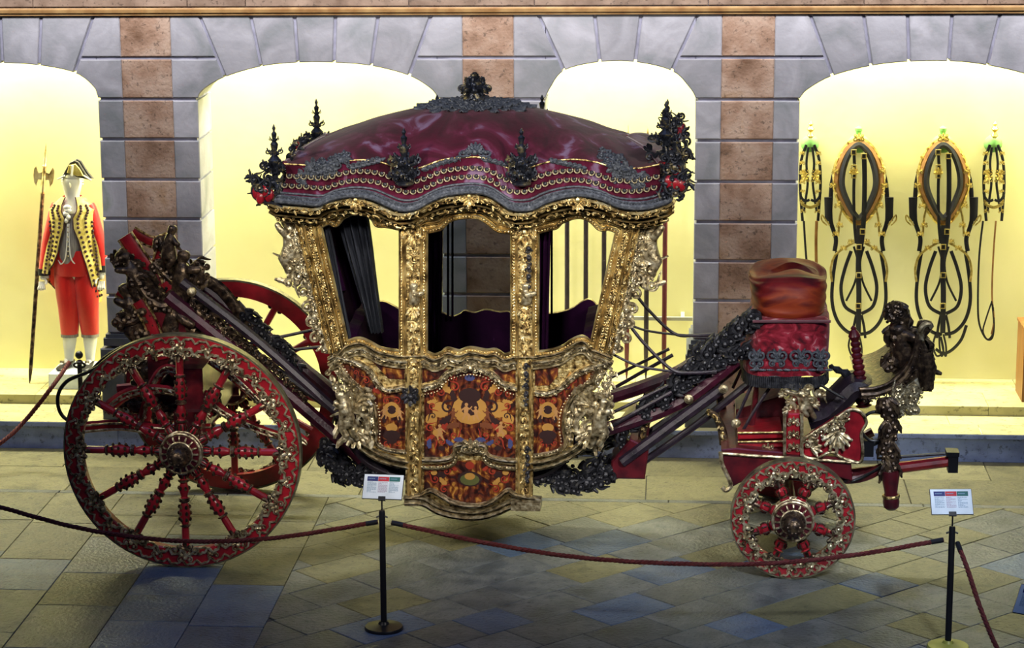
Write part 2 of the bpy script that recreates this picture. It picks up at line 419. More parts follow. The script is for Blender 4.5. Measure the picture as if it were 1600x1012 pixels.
while x < XR0-.1:
    L_ = rnd.uniform(.95, 1.5)
    slab(x+.002, x+L_-.002, KY-.004, KY+.05, 0, .188, 'kerb', 'kerb_block', plat)
    slab(x+.002, x+L_-.002, KY-.022, KY+.20, .186, .222, 'kerb' , 'kerb_cap', plat); x += L_
x = XL0
while x < XR0-.1:
    L_ = rnd.uniform(.7, 1.1); slab(x+.0015, x+L_-.0015, KY-.02, 3.26, .2, .2235, 'ledge', 'ledge_slab', plat, .002); x += L_
x = XL0-.3
while x < XR0-.1:
    L_ = rnd.uniform(.7, 1.1); slab(x+.0015, x+L_-.0015, 3.262, 3.56, .2, .224, 'ledge', 'ledge_slab', plat, .002); x += L_
x = XL0
while x < XR0-.1:
    L_ = rnd.uniform(.8, 1.3); slab(x+.0015, x+L_-.0015, 3.54, 4.0, .222, ZN, 'ledge', 'step_slab', plat, .002)
    slab(x+.3, x+L_+.297, 4.002, YN, .26, ZN, 'ledge', 'step_slab', plat, .002); x += L_
# hall floor
b = MB(); b.box((-14, -22, -.2), (12, KY+.1, -.012)); floor = struct(b.build('floor', 'grout', smooth=False))
def clip(poly, f):
    out = []
    for i, p in enumerate(poly):
        a, b_ = f(poly[i-1]), f(p)
        if (a < 0) != (b_ < 0): t = a/(a-b_); out.append(poly[i-1]+(p-poly[i-1])*t)
        if b_ >= 0: out.append(p)
    return out
def tile(poly, m_, zt, name='floor_slab'):
    P = [Vector(p) for p in poly]
    if len(P) < 3: return
    ar = sum(P[i].x*P[(i+1) % len(P)].y-P[(i+1) % len(P)].x*P[i].y for i in range(len(P)))/2
    if abs(ar) < .004: return
    if ar < 0: P.reverse()
    n = len(P); c = sum(P, Vector((0, 0)))/n; e = .0035; vs = []
    def inset(d): return [p+(c-p).normalized()*d for p in P]
    for q_, z in ((inset(e), -.02), (inset(e), zt-.003), (inset(e+.006), zt)): vs += [(p.x, p.y, z) for p in q_]
    fs = [(k*n+i, k*n+(i+1) % n, (k+1)*n+(i+1) % n, (k+1)*n+i) for k in range(2) for i in range(n)]+[tuple(range(2*n, 3*n))]
    b = MB(); b.add(vs, fs); b.build(name, m_, floor, smooth=False)
def pick(x, y):
    v = rnd.random()
    if y > 1.6: return 'tile_niche_glow'  # rows by the kerb all take the painted niche glow
    if v < .22 and y < .8: return 'tile_cool_light'
    return 'tile_niche_glow' if v > 1.02-.23*(y+1.6) else 'tile'
XD = -2.56; YD = 1.74
# straight rows by the kerb
for y0, y1, off in ((2.46, 2.985, .1), (YD+.07, 2.46, .55)):
    x = -5.9+off
    while x < 3.2:
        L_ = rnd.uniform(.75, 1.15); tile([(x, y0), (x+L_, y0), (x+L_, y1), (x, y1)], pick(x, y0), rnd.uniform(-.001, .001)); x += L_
x = -5.9
while x < 3.2:
    L_ = rnd.uniform(.9, 1.4); tile([(x, YD), (x+L_, YD), (x+L_, YD+.07), (x, YD+.07)], 'tile', 0, 'border_slab'); x += L_
# lengthwise columns on the left
cols = [-5.6, -5.1, -4.6, -4.093, -3.56, -3.04, XD]
for x0, x1 in zip(cols, cols[1:]):
    y = YD
    while y > -2.2:
        L_ = rnd.uniform(.42, .85); tile([(x0, y-L_), (x1, y-L_), (x1, y), (x0, y)], 'tile_cool_light' if x0 > -3.7 and -1.4 < y < .3 and rnd.random() < .75 else pick(x0, y), rnd.uniform(-.001, .001)); y -= L_  # patch of cool light painted into the slabs at front left
# diagonal paving
u = Vector((.7071, .7071)); v_ = Vector((.7071, -.7071)); o_ = Vector((-1.348, -.374))
for i in range(-12, 14):
    s_ = -5.5+rnd.uniform(0, .4)
    while s_ < 5.5:
        L_ = rnd.choice((.37, .5, .53, .56)); wd = .368
        p0 = o_+v_*(i*wd)+u*s_
        poly = [p0, p0+u*L_, p0+u*L_+v_*wd, p0+v_*wd]
        poly = clip(poly, lambda p: p.x-XD); poly = clip(poly, lambda p: YD-p.y) if poly else poly
        poly = clip(poly, lambda p: p.y+1.95) if poly else poly
        poly = clip(poly, lambda p: 2.75-p.x) if poly else poly
        if poly:
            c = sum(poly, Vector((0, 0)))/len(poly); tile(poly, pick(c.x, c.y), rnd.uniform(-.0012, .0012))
        s_ += L_

# ================================================================== ornament library
M['gold'] = mat('carved_gilt', [(0.32, (.030, .016, .006)), (0.44, (.28, .18, .06)), (0.55, (.64, .49, .20)), (0.72, (.92, .80, .48))], scale=34, rough=.36, metal=.75, bump=.9, bscale=70, bdist=.006, detail=4)
M['gold_smooth'] = mat('burnished_gilt', [(0.34, (.20, .12, .04)), (0.5, (.72, .56, .25)), (0.7, (.95, .86, .56))], scale=12, rough=.28, metal=.8, bump=.25, bscale=50)
M['silvergilt'] = mat('worn_silver_gilt', [(0.3, (.045, .03, .015)), (0.45, (.34, .27, .15)), (0.6, (.66, .58, .38)), (0.8, (.90, .85, .68))], scale=30, rough=.34, metal=.75, bump=.8, bscale=60, bdist=.006, detail=4)
M['bronze'] = mat('dark_bronze_carving', [(0.3, (.012, .009, .008)), (0.5, (.07, .045, .03)), (0.7, (.26, .18, .10))], scale=26, rough=.33, metal=.6, bump=.7, bscale=50, bdist=.006)
M['blackcarve'] = mat('black_carving', [(0.35, (.010, .010, .013)), (0.6, (.035, .036, .045)), (0.8, (.16, .15, .13))], scale=24, rough=.38, metal=.4, bump=.7, bscale=45, bdist=.006)
M['finial'] = mat('tarnished_finial_metal', [(0.35, (.012, .014, .022)), (0.55, (.04, .045, .06)), (0.72, (.30, .24, .10))], scale=22, rough=.35, metal=.6, bump=.6, bscale=50, bdist=.005)
M['redpaint'] = mat('red_lacquer', [(0.3, (.16, .006, .012)), (0.6, (.36, .012, .022)), (0.8, (.46, .02, .03))], scale=9, rough=.3, bump=.15, bscale=30, coat=.3)
M['darkred'] = mat('dark_red_lacquer', [(0.3, (.03, .004, .008)), (0.6, (.11, .008, .014)), (0.8, (.18, .012, .018))], scale=9, rough=.32, bump=.15, coat=.3)
M['tyre'] = mat('worn_iron_tyre', [(0.3, (.09, .08, .05)), (0.7, (.34, .32, .2))], scale=14, rough=.4, metal=.7, bump=.2)
M['leather'] = mat('black_leather', [(0.3, (.010, .007, .012)), (0.7, (.030, .018, .032))], scale=20, rough=.4, bump=.3)
M['maroonleather'] = mat('maroon_leather', [(0.3, (.025, .004, .012)), (0.7, (.075, .010, .028))], scale=14, rough=.38, bump=.3)
M['velvet'] = mat('crimson_velvet', [(0.30, (.025, .001, .006)), (0.48, (.058, .002, .014)), (0.57, (.095, .008, .032)), (.66, (.18, .11, .19))], scale=3.0, rough=.8, bump=.5, bscale=9, dist=2.2, sheen=.12, spec=.12, stretch=(1, .7, .6))  # lilac end of the ramp paints sheen patches into the velvet
M['velvetdark'] = mat('dark_crimson_velvet', [(0.3, (.05, .003, .012)), (0.7, (.13, .008, .03))], scale=5, rough=.6, bump=.3, sheen=.5)
M['braid'] = mat('grey_braid', [(0.3, (.02, .024, .034)), (0.55, (.07, .08, .10)), (0.75, (.17, .18, .20))], scale=60, rough=.6, metal=.2, bump=.8, bscale=120, bdist=.004)
M['lining'] = mat('plum_velvet_lining', [(0.3, (.006, .001, .009)), (0.7, (.018, .003, .020))], scale=5, rough=.9, spec=.05)
M['seat'] = mat('indigo_velvet', [(0.3, (.006, .001, .012)), (0.7, (.020, .002, .022))], scale=5, rough=.9, spec=.05)
M['curtain'] = mat('slate_silk_curtain', [(0.3, (.014, .016, .022)), (0.7, (.055, .06, .08))], scale=3, rough=.6, stretch=(6, 6, .6), spec=.2)
def glass_mat():
    m, nt, b = new_mat('old_glass'); b.inputs['Base Color'].default_value = (.62, .66, .68, 1); b.inputs['Roughness'].default_value = .03
    b.inputs['Transmission Weight'].default_value = 1; b.inputs['IOR'].default_value = 1.05; return m
M['glass'] = glass_mat()
def painted_mat():
    """amber ground with dark grotesque scrolls and figures in red brown"""
    m, nt, b = new_mat('painted_grotesque_panel'); L = nt.links; c = coords(nt)
    n1 = N(nt, 'ShaderNodeTexNoise', Scale=9, Detail=5, Distortion=2.4); L.new(c, n1.inputs['Vector'])
    r1 = ramp(nt, n1.outputs[0], [(0.38, (.025, .008, .007)), (0.48, (.11, .022, .010)), (0.55, (.14, .04, .010)), (0.62, (.31, .14, .025)), (.75, (.46, .24, .05))])
    n2 = N(nt, 'ShaderNodeTexWave', Scale=7, Distortion=9, Detail=3); L.new(c, n2.inputs['Vector'])
    r2 = ramp(nt, n2.outputs[0], [(0.25, (.30, .10, .07)), (0.5, (1, 1, 1))])
    mx = N(nt, 'ShaderNodeMix', data_type='RGBA', blend_type='MULTIPLY'); mx.inputs[0].default_value = .8
    L.new(r1.outputs[0], mx.inputs[6]); L.new(r2.outputs[0], mx.inputs[7]); L.new(mx.outputs[2], b.inputs['Base Color'])
    b.inputs['Roughness'].default_value = .35; return m
M['painted'] = painted_mat()
for nm_, c_ in (('p_dark', (.03, .012, .012)), ('p_brown', (.16, .05, .02)), ('p_flesh', (.42, .22, .08)), ('p_blue', (.05, .06, .17)), ('p_amber', (.42, .22, .05)), ('p_green', (.09, .10, .03)), ('p_red', (.28, .03, .015))):
    M[nm_] = flat(nm_, c_, .4)

FRONT = ((1, 0, 0), (0, 0, 1), (0, -1, 0))
class Orn:
    """draws carved scrolls, leaves and beads in a local frame (u right, v up, w out)"""
    def __init__(s, m, o, fr=FRONT, sc=1.0, ang=0.0):
        s.m = m; s.o = Vector(o); e = [Vector(a) for a in fr]; c, n = cos(ang), sin(ang)
        s.u = (e[0]*c+e[1]*n)*sc; s.v = (e[1]*c-e[0]*n)*sc; s.w = e[2]*sc; s.sc = sc
    def P(s, u, v, w=0): return s.o+s.u*u+s.v*v+s.w*w
    def spiral(s, c, size, a0=0, turn=1, th=.012, rounds=1.3, tail=0, n=5, w=0):
        pts = []; rs = []; N_ = int(14*rounds)+2
        for i in range(N_+1):
            t = i/N_; r = size*(1-t)**.9+size*.10; an = a0+turn*t*rounds*2*pi
            pts.append(s.P(c[0]+r*cos(an), c[1]+r*sin(an), w+size*.32*t)); rs.append(th*s.sc*(1-.45*t))
        if tail:
            an = a0; p = (c[0]+size*1.1*cos(an), c[1]+size*1.1*sin(an)); d = (sin(an)*turn, -cos(an)*turn)
            pre = []
            for k in range(4, 0, -1): t = k/4; pre.append(s.P(p[0]+d[0]*tail*t+cos(an)*tail*.28*t*t, p[1]+d[1]*tail*t+sin(an)*tail*.28*t*t, w))
            pts = pre+pts; rs = [th*s.sc*(.35+.16*k) for k in range(4)]+rs
        s.m.tube(pts, rs, n)
        s.m.ball(s.P(c[0], c[1], w+size*.55), th*s.sc*1.25, 6, 4)
    def leaf(s, p, ang, L=.08, wd=.03, curl=.03, n=6, lobes=3, w=0, bend=0):
        vs = []; fs = []; x, y = p[0], p[1]; a = ang; st = L/n; 
        for i in range(n+1):
            t = i/n; ww = wd*1.15*(sin(pi*min(1, t*.80+.14))**.6)*(1-.30*abs(sin(lobes*pi*t))); dx, dy = cos(a), sin(a); o_ = w+curl*(t*t)*1.0
            vs += [s.P(x-dy*ww, y+dx*ww, o_-.2*ww), s.P(x, y, o_+.28*wd), s.P(x+dy*ww, y-dx*ww, o_-.2*ww)]
            x += dx*st; y += dy*st; a += bend/n
        for i in range(n):
            b = i*3; fs += [(b, b+1, b+4, b+3), (b+1, b+2, b+5, b+4)]
        # thickness: a back layer
        k = len(vs); dn = s.w*(-.010); vs += [v+dn for v in vs]
        fs += [tuple(q+k for q in f[::-1]) for f in fs]
        for i in range(n): b = i*3; fs += [(b, b+3, b+3+k, b+k), (b+2, b+2+k, b+5+k, b+5)]
        fs += [(n*3, n*3+1, n*3+1+k, n*3+k), (n*3+1, n*3+2, n*3+2+k, n*3+1+k)]
        s.m.add(vs, fs)
    def fan(s, p, ang, spread, k, L, wd, curl=.03, w=0):
        for i in range(k):
            t = (i/(k-1)-.5) if k > 1 else 0
            s.leaf(p, ang+t*spread, L*(1-.35*abs(t)*1.2), wd, curl, w=w, bend=t*.8)
    def bead(s, p, r, w=0): s.m.ball(s.P(p[0], p[1], w), r*s.sc, 6, 4)
    def rosette(s, p, r, k=6, w=0):
        for i in range(k): s.leaf(p, 2*pi*i/k, r, r*.36, r*.35, n=3, lobes=1, w=w)
        s.bead(p, r*.32, w+r*.2)
    def cartouche(s, p, r, w=0):
        for sg in (1, -1):
            s.spiral((p[0]+sg*r*.55, p[1]-r*.25), r*.32, a0=pi/2, turn=-sg, th=r*.10, w=w, tail=r*.5)
            s.spiral((p[0]+sg*r*.5, p[1]+r*.45), r*.25, a0=-pi/2, turn=sg, th=r*.09, w=w, tail=r*.3)
        s.fan(p, pi/2, 1.6, 3, r*.9, r*.18, r*.2, w=w); s.m.ball(s.P(p[0], p[1], w+r*.05), Vector((r*.3,)*3)*s.sc, 6, 4)
def carve_path(m, path, wd, step, seed=0, fr=FRONT, beads=True, w=0.0, th=1.0, leafy=True):
    """a running garland: alternating scrolls, leaves and rosettes along a 3D path, wd wide"""
    r_ = random.Random(seed); P = resample(path, max(3, int(sum((b-a).length for a, b in zip(path, path[1:]))/step)+1))
    ex, ez = Vector(fr[0]), Vector(fr[1])
    for i, p in enumerate(P[:-1]):
        d = P[i+1]-p; a = math.atan2(d.dot(ez), d.dot(ex)); o = Orn(m, p, fr, 1, a); sg = 1 if i % 2 else -1
        k = i % 3
        if k == 0:
            o.spiral((step*.45, sg*wd*.16), wd*.26, a0=-sg*pi/2, turn=sg, th=wd*.085*th, tail=step*.5, w=w); o.leaf((0, -sg*wd*.1), -sg*.9, wd*.55, wd*.14, wd*.2, n=4, w=w)
        elif k == 1 and not leafy:
            o.spiral((step*.5, sg*wd*.10), wd*.30, a0=sg*pi/2, turn=sg, th=wd*.10*th, tail=step, w=w); o.spiral((0, -sg*wd*.22), wd*.18, a0=-sg*pi/2, turn=-sg, th=wd*.08*th, tail=step*.6, w=w+.01)
        elif k == 1:
            o.leaf((0, 0), sg*.5, step*1.2, wd*.2, wd*.28, n=5, w=w, bend=-sg*1.2); o.leaf((0, 0), -sg*.9, wd*.55, wd*.15, wd*.2, n=4, w=w, bend=sg*1.5)
        else:
            o.spiral((step*.4, -sg*wd*.2), wd*.22, a0=sg*pi/2, turn=-sg, th=wd*.08*th, tail=step*.5, w=w); o.bead((step*.2, sg*wd*.25), wd*.11, w+.003)
        if beads and r_.random() < .6: o.bead((r_.uniform(0, step), r_.uniform(-.4, .4)*wd), wd*.07, w+.004)
def beadrow(m, path, r, gap):
    L_ = sum((Vector(b)-Vector(a)).length for a, b in zip(path, path[1:]))
    for p in resample(path, max(2, int(L_/gap))): m.ball(p, r, 6, 4)
def skin_figure(name, joints, bones, mt, parent, sub=2):
    """one continuous body: joints {name: (point, radius)}, bones [(a, b)], first joint is the root"""
    ks = list(joints); me = bpy.data.meshes.new(name)
    me.from_pydata([tuple(joints[k][0]) for k in ks], [(ks.index(a), ks.index(b)) for a, b in bones], [])
    o = bpy.data.objects.new(name, me); COL.objects.link(o)
    o.modifiers.new('skin', 'SKIN'); 
    if not me.skin_vertices: 
        bm = bmesh.new(); bm.from_mesh(me); bm.verts.layers.skin.verify(); bm.to_mesh(me); bm.free()
    for i, k in enumerate(ks):
        r = joints[k][1]; sv = me.skin_vertices[0].data[i]
        sv.radius = (r, r) if not hasattr(r, '__len__') else r; sv.use_root = (i == 0)
    o.modifiers['skin'].use_smooth_shade = True
    s_ = o.modifiers.new('sub', 'SUBSURF'); s_.levels = sub; s_.render_levels = sub
    me.materials.append(M[mt] if isinstance(mt, str) else mt)
    dg = bpy.context.evaluated_depsgraph_get(); me2 = bpy.data.meshes.new_from_object(o.evaluated_get(dg))
    o.modifiers.clear(); o.data = me2; me2.materials.clear(); me2.materials.append(M[mt] if isinstance(mt, str) else mt)
    me2.polygons.foreach_set('use_smooth', [True]*len(me2.polygons))
    if parent is not None: o.parent = parent; o.matrix_parent_inverse = Matrix.Translation(-parent.location)
    return o
def putto(name, base, sc, mt, parent, lean=0.0, face=1, arms=((.28, .25), (-.22, .42)), yout=-1, legs=True, tail=False):
    """carved cherub: base = hips, sc = torso+head height in metres; face +1 looks to +X"""
    def q(x, z, y=0): 
        x2 = x*cos(lean)+z*sin(lean); z2 = -x*sin(lean)+z*cos(lean)
        return Vector(base)+Vector((x2*face, y*yout, z2))*sc
    J = {'hip': (q(0, 0), .20*sc), 'belly': (q(.05, .17), .20*sc), 'chest': (q(.02, .36), .21*sc), 'neck': (q(.02, .52), .10*sc),
         'head': (q(.05, .66), .17*sc), 'crown': (q(.05, .80), .14*sc)}
    B = [('hip', 'belly'), ('belly', 'chest'), ('chest', 'neck'), ('neck', 'head'), ('head', 'crown')]
    for i, (ax, az) in enumerate(arms):
        y = (.14, -.14)[i]; J[f's{i}'] = (q(.04+.3*ax, .42, y), .10*sc); J[f'e{i}'] = (q(.05+ax*.6, .40+(az-.4)*.5, y*1.7), .085*sc); J[f'h{i}'] = (q(.05+ax*.9, az+.02, y*1.5), .07*sc)
        B += [('chest', f's{i}'), (f's{i}', f'e{i}'), (f'e{i}', f'h{i}')]
    if legs:
        for i, (kx, kz) in enumerate(((.30, -.12), (.10, -.32))):
            y = (.10, -.10)[i]; J[f'k{i}'] = (q(kx, kz, y), .14*sc); J[f'f{i}'] = (q(kx-.10, kz-.34, y*1.2), .08*sc)
            B += [('hip', f'k{i}'), (f'k{i}', f'f{i}')]
    if tail:
        for i, (tx, tz, r) in enumerate(((-.05, -.25, .14), (-.02, -.5, .10), (.10, -.72, .07), (.26, -.78, .04))): J[f't{i}'] = (q(tx, tz), r*sc)
        B += [('hip', 't0'), ('t0', 't1'), ('t1', 't2'), ('t2', 't3')]
    o = skin_figure(name, J, B, mt, parent, 1)
    return o

# ================================================================== THE COACH
YC = 0.97
coach = thing('state_coach', 'gilded baroque coach with crimson velvet roof and large red spoked wheels', 'coach', (-1.4, YC, 0))
def mirror(p): return Vector((p[0], 2*YC-p[1], p[2]))

# ---- wheels -------------------------------------------------------
def make_wheel(R, nsp, a0, rimw, hubr, big):
    """wheel in its own frame: axle along Y, outside face towards -Y, centre at the origin"""
    parts = []
    th = .075; Ri = R-rimw; n = 96
    def ring(m, prof, n=n):  # prof of (r, y)
        vs = []; fs = []; k = len(prof)
        for i in range(n):
            a = 2*pi*i/n
            for r, y in prof: vs.append((r*cos(a), y, r*sin(a)))
        for i in range(n):
            j = (i+1) % n
            for q_ in range(k): q2 = (q_+1) % k; fs.append((i*k+q_, i*k+q2, j*k+q2, j*k+q_))
        m.add(vs, fs)
    m = MB(); ring(m, [(R-.012, 0), (R-.012, th), (Ri, th), (Ri, .012), (Ri+.008, .003), (R-.03, 0)]); parts.append(('felloe', m, 'redpaint'))
    m = MB(); ring(m, [(R, .004), (R, th+.006), (R-.014, th+.006), (R-.014, .004)]); parts.append(('tyre', m, 'tyre'))
    m = MB()
    # gilt outline scrollwork on the rim: two wandering fillets and cartouches
    K = nsp*2
    for base, amp, fq, r_ in ((Ri+rimw*.17, .015, nsp*4, .011), (R-rimw*.27, .012, nsp*4, .0085)):
        pts = []; n2 = 30*nsp
        for i in range(n2):
            a = 2*pi*i/n2; w_ = amp*(sin(fq*a)+.6*sin(fq*2.0*a+1)); pts.append(((base+w_)*cos(a), -.004, (base+w_)*sin(a)))
        m.tube(pts, r_, 5, closed=True)
    for i in range(K):
        a = a0+2*pi*i/K; rr_ = rimw*(.44 if i % 2 == 0 else .33); c = R-rimw*.58
        o = Orn(m, (c*cos(a), -.004, c*sin(a)), FRONT, 1, a+pi/2)
        o.cartouche((0, 0), rr_*1.05)
        if i % 2 == 0:
            for sg in (1, -1): o.spiral((sg*rimw*.55, rimw*.42), rimw*.2, a0=-pi/2, turn=sg, th=.008, tail=rimw*.4); o.leaf((sg*rimw*.25, rimw*.35), pi/2+sg*-.2, rimw*.38, rimw*.12, .01)
    # carved inner border
    for i in range(nsp*6):
        a = 2*pi*(i+.5)/(nsp*6); o = Orn(m, ((Ri+.002)*cos(a), .004, (Ri+.002)*sin(a)), FRONT, 1, a+pi/2)
        o.leaf((0, .0), (.3 if i % 2 else pi-.3), 2*pi*Ri/(nsp*6)*.9, .009, .01, n=3, lobes=1)
    parts.append(('gilt_scrollwork', m, 'silvergilt'))
    spokes = []
    yc = th*.5
    Ls = Ri-hubr
    for i in range(nsp):
        a = a0+2*pi*i/nsp; m = MB(); ax = (cos(a), 0, sin(a)); b = (hubr*cos(a), yc, hubr*sin(a))
        P = lambda t, r: (r, t*Ls)
        if big:
            m.lathe([P(0, .030), P(.05, .032), P(.10, .022), P(.13, .034), P(.16, .024), P(.24, .036), P(.33, .022), P(.35, .034), P(.38, .034), P(.40, .022), P(.52, .040), P(.60, .036), P(.68, .024), P(.70, .034), P(.73, .024), P(.76, .026), P(1.0, .026)], b, ax, 10)
            m.cur = 1
            for t in (.13, .36, .385, .70): m.lathe([P(t-.018, .026), P(t-.008, .038), P(t+.008, .038), P(t+.018, .026)], b, ax, 10)
            for t, r in ((.22, .035), (.46, .036), (.54, .040), (.62, .036)):
                for k in range(6):
                    an = pi*2*k/6; e1 = Vector((-sin(a), 0, cos(a))); e2 = Vector((0, 1, 0)); c = Vector(b)+Vector(ax)*t*Ls+(e1*cos(an)+e2*sin(an))*r
                    m.ball(c, (.011, .009, .015), 5, 4)
            for k in range(8):
                an = pi*2*k/8; e1 = Vector((-sin(a), 0, cos(a))); e2 = Vector((0, 1, 0))
                m.tube([Vector(b)+Vector(ax)*t*Ls+(e1*cos(an)+e2*sin(an))*r for t, r in ((.02, .032), (.05, .036), (.09, .027))], .006, 4)
        else:
            m.lathe([P(0, .032), P(.10, .034), P(.2, .022), P(.28, .036), P(.45, .038), P(.58, .024), P(.64, .034), P(.70, .024), P(1, .026)], b, ax, 10)
            m.cur = 1
            for t in (.2, .64): m.lathe([P(t-.03, .026), P(t-.01, .038), P(t+.01, .038), P(t+.03, .026)], b, ax, 10)
            for k in range(6):
                an = pi*2*k/6; e1 = Vector((-sin(a), 0, cos(a))); e2 = Vector((0, 1, 0))
                m.tube([Vector(b)+Vector(ax)*t*Ls+(e1*cos(an)+e2*sin(an))*r for t, r in ((.26, .034), (.38, .041), (.5, .034))], .006, 4)
        # scroll feet where the spoke enters the rim
        for yy in (.0,):
            o = Orn(m, (Ri*cos(a), yy, Ri*sin(a)), FRONT, 1, a-pi/2)
            for sg in (1, -1):
                o.spiral((sg*.035, -.018), .018, a0=pi/2, turn=-sg, th=.008, tail=.03); o.leaf((sg*.012, -.005), pi/2+sg*1.9, .05, .011, .012, n=4)
            o.leaf((0, -.02), -pi/2, .04, .014, .012, n=4)
        spokes.append(m)
    h = MB()
    h.lathe([(hubr*.82, .14), (hubr*1.0, .09), (hubr*1.02, .0), (hubr*.98, -.03), (hubr*.9, -.045), (hubr*.6, -.05)], (0, 0, 0), (0, 1, 0), 32)
    h.cur = 1
    for rr_, y, t in ((hubr*1.0, -.035, .010), (hubr*.60, -.06, .009), (hubr*1.03, .01, .008), (hubr*.98, .085, .010)):
        h.tube([(rr_*cos(2*pi*i/40), y, rr_*sin(2*pi*i/40)) for i in range(40)], t, 6, closed=True)
    for i in range(16):
        a = 2*pi*i/16; h.tube([(hubr*r*cos(a), y, hubr*r*sin(a)) for r, y in ((.66, -.052), (.78, -.058), (.90, -.05))], .007, 5)
    for i in range(24):
        a = 2*pi*(i+.5)/24; h.ball((hubr*1.02*cos(a), .045, hubr*1.02*sin(a)), .012, 6, 4)
    parts.append(('hub', h, ['darkred', 'silvergilt']))
    c = MB(); c.lathe([(hubr*.60, -.05), (hubr*.62, -.075), (hubr*.56, -.105), (hubr*.52, -.13), (hubr*.50, -.150), (hubr*.36, -.175), (hubr*.16, -.19), (.002, -.195)], (0, 0, 0), (0, 1, 0), 24)
    for i in range(10):
        a = 2*pi*i/10; c.ball((hubr*.3*cos(a), -.175, hubr*.3*sin(a)), .010, 6, 4)
    for i in range(20):
        a = 2*pi*i/20; c.ball((hubr*.55*cos(a), -.125, hubr*.55*sin(a)), .007, 5, 4)
    parts.append(('hub_cap', c, 'bronze'))
    return parts, spokes
def wheel_object(name, parts, spokes, loc, flip, src=None, label=None):
    root = bpy.data.objects.new(name, None); COL.objects.link(root); root.location = loc; root.parent = coach
    root.matrix_parent_inverse = Matrix.Translation(-coach.location)
    if flip: root.rotation_euler = (0, 0, pi)
    if label: root['label'] = label
    if src:
        for ch in src.children: c = ch.copy(); COL.objects.link(c); c.parent = root
    else:
        for nm, m, mt in parts: m.build(nm, mt).parent = root
        for m in spokes: m.build('spoke', ['redpaint', 'bronze']).parent = root
    return root
XR, XF, RRW, RFW = -3.284, .744, .80, .405
pa, sp = make_wheel(RRW, 12, 0, .125, .135, True)
w1 = wheel_object('rear_wheel', pa, sp, (XR, 0, RRW), False)
w2 = wheel_object('rear_wheel', pa, sp, (XR, 2*YC, RRW), True, w1)
pa, sp = make_wheel(RFW, 8, pi/8, .112, .13, False)
w3 = wheel_object('front_wheel', pa, sp, (XF, 0, RFW), False)
w4 = wheel_object('front_wheel', pa, sp, (XF, 2*YC, RFW), True, w3)

# ---- body ---------------------------------------------------------
YS = 0.32; YF = 2*YC-YS
def W(x, y, Y=YS): return at(x, y, Y=Y)
def C(pts, Y=YS, n=5): return catmull([W(x, y, Y) for x, y in pts], n)
def L(pts, Y=YS): return [W(x, y, Y) for x, y in pts]
def shift(path, dy): return [Vector((p[0], p[1]+dy, p[2])) for p in path]
def prof(w, h, kind=0):
    if kind == 0: P = [(-.5, 0), (-.47, .5), (-.30, .75), (-.20, .35), (-.05, .45), (.10, 1), (.26, .85), (.32, .4), (.44, .55), (.5, 0)]
    elif kind == 1: P = [(-.5, 0), (-.4, .7), (-.15, 1), (.15, 1), (.4, .7), (.5, 0)]
    else: P = [(-.5, 0), (-.5, .8), (-.36, 1), (-.22, .5), (.22, .5), (.36, 1), (.5, .8), (.5, 0)]
    return [(a*w, b*h) for a, b in P]
EAVE = [(434, 314), (470, 317), (500, 319), (517, 311), (548, 305), (579, 308), (605, 319), (626, 327), (650, 325), (668, 315), (690, 305), (715, 300.5), (742, 299), (764, 303), (782, 314), (798, 325), (815, 327), (832, 325), (854, 314), (882, 306), (912, 304), (943, 311), (964, 321), (990, 325), (1016, 323), (1044, 314)]
TOP1 = [(499, 353), (515, 346), (525, 350), (535, 339), (553, 331), (571, 331), (584, 341), (590, 350), (605, 351), (628, 356)]
TOP2 = [(664, 360), (687, 356), (700, 344), (715, 338.5), (733, 337), (750, 338.5), (764, 347), (779, 358), (802, 361)]
TOP3 = [(838, 361), (861, 355), (869, 353), (879, 344), (900, 337), (915, 338.5), (926, 345), (938, 356), (951, 355), (966, 360)]
BOT1 = [(541, 536), (556, 531), (566, 531), (579, 537), (597, 546), (628, 551)]
BOT2 = [(664, 550), (678, 556), (692, 552), (700, 546), (718, 550), (735, 545), (760, 549), (774, 548), (788, 556), (802, 552)]
BOT3 = [(838, 552), (860, 549), (880, 543), (898, 531), (912, 528), (925, 541)]
def lin(pts, n=6):
    out = []
    P = [W(*p) for p in pts]
    for a, b in zip(P, P[1:]):
        for k in range(n): out.append(a.lerp(b, k/n))
    return out+[P[-1]]
def zi(path, x):
    for a, b in zip(path, path[1:]):
        if min(a.x, b.x) <= x <= max(a.x, b.x) and a.x != b.x: return a.z+(b.z-a.z)*(x-a.x)/(b.x-a.x)
    return path[0].z if abs(x-path[0].x) < abs(x-path[-1].x) else path[-1].z
eave = C(EAVE)
t1, t2, t3, b1_, b2_, b3_ = (C(c) for c in (TOP1, TOP2, TOP3, BOT1, BOT2, BOT3))
# full lower edge of the cornice: left end, windows' tops, pilasters
low_edge = [W(458, 340), W(480, 348)]+t1+t2+t3+[W(1000, 350), W(1012, 344)]
BEL = [(513, 553), (528, 549)]
sill_top = [W(513, 553), W(530, 548)]+b1_+b2_+b3_+[W(940, 546), W(957, 551)]
BOTL = [(513, 556), (519, 574), (531, 592), (548, 608), (562, 626), (570, 648), (573, 668), (578, 690), (592, 705), (612, 716), (640, 722)]
BOTR = [(826, 724), (850, 722), (880, 712), (897, 697), (896, 668), (901, 640), (916, 618), (936, 600), (949, 580), (957, 553)]
SILL = [(632, 778), (660, 781), (684, 794), (708, 802), (737, 805), (760, 803), (782, 796), (802, 789), (846, 789)]
botl, botr = C(BOTL, n=3), C(BOTR, n=3)
lower_out = botl+[W(640, 776), W(660, 779), W(684, 792), W(708, 800), W(737, 803), W(760, 801), W(782, 794), W(802, 787), W(826, 786)]+botr
XL_, XR_ = W(515, 553).x, W(956, 553).x
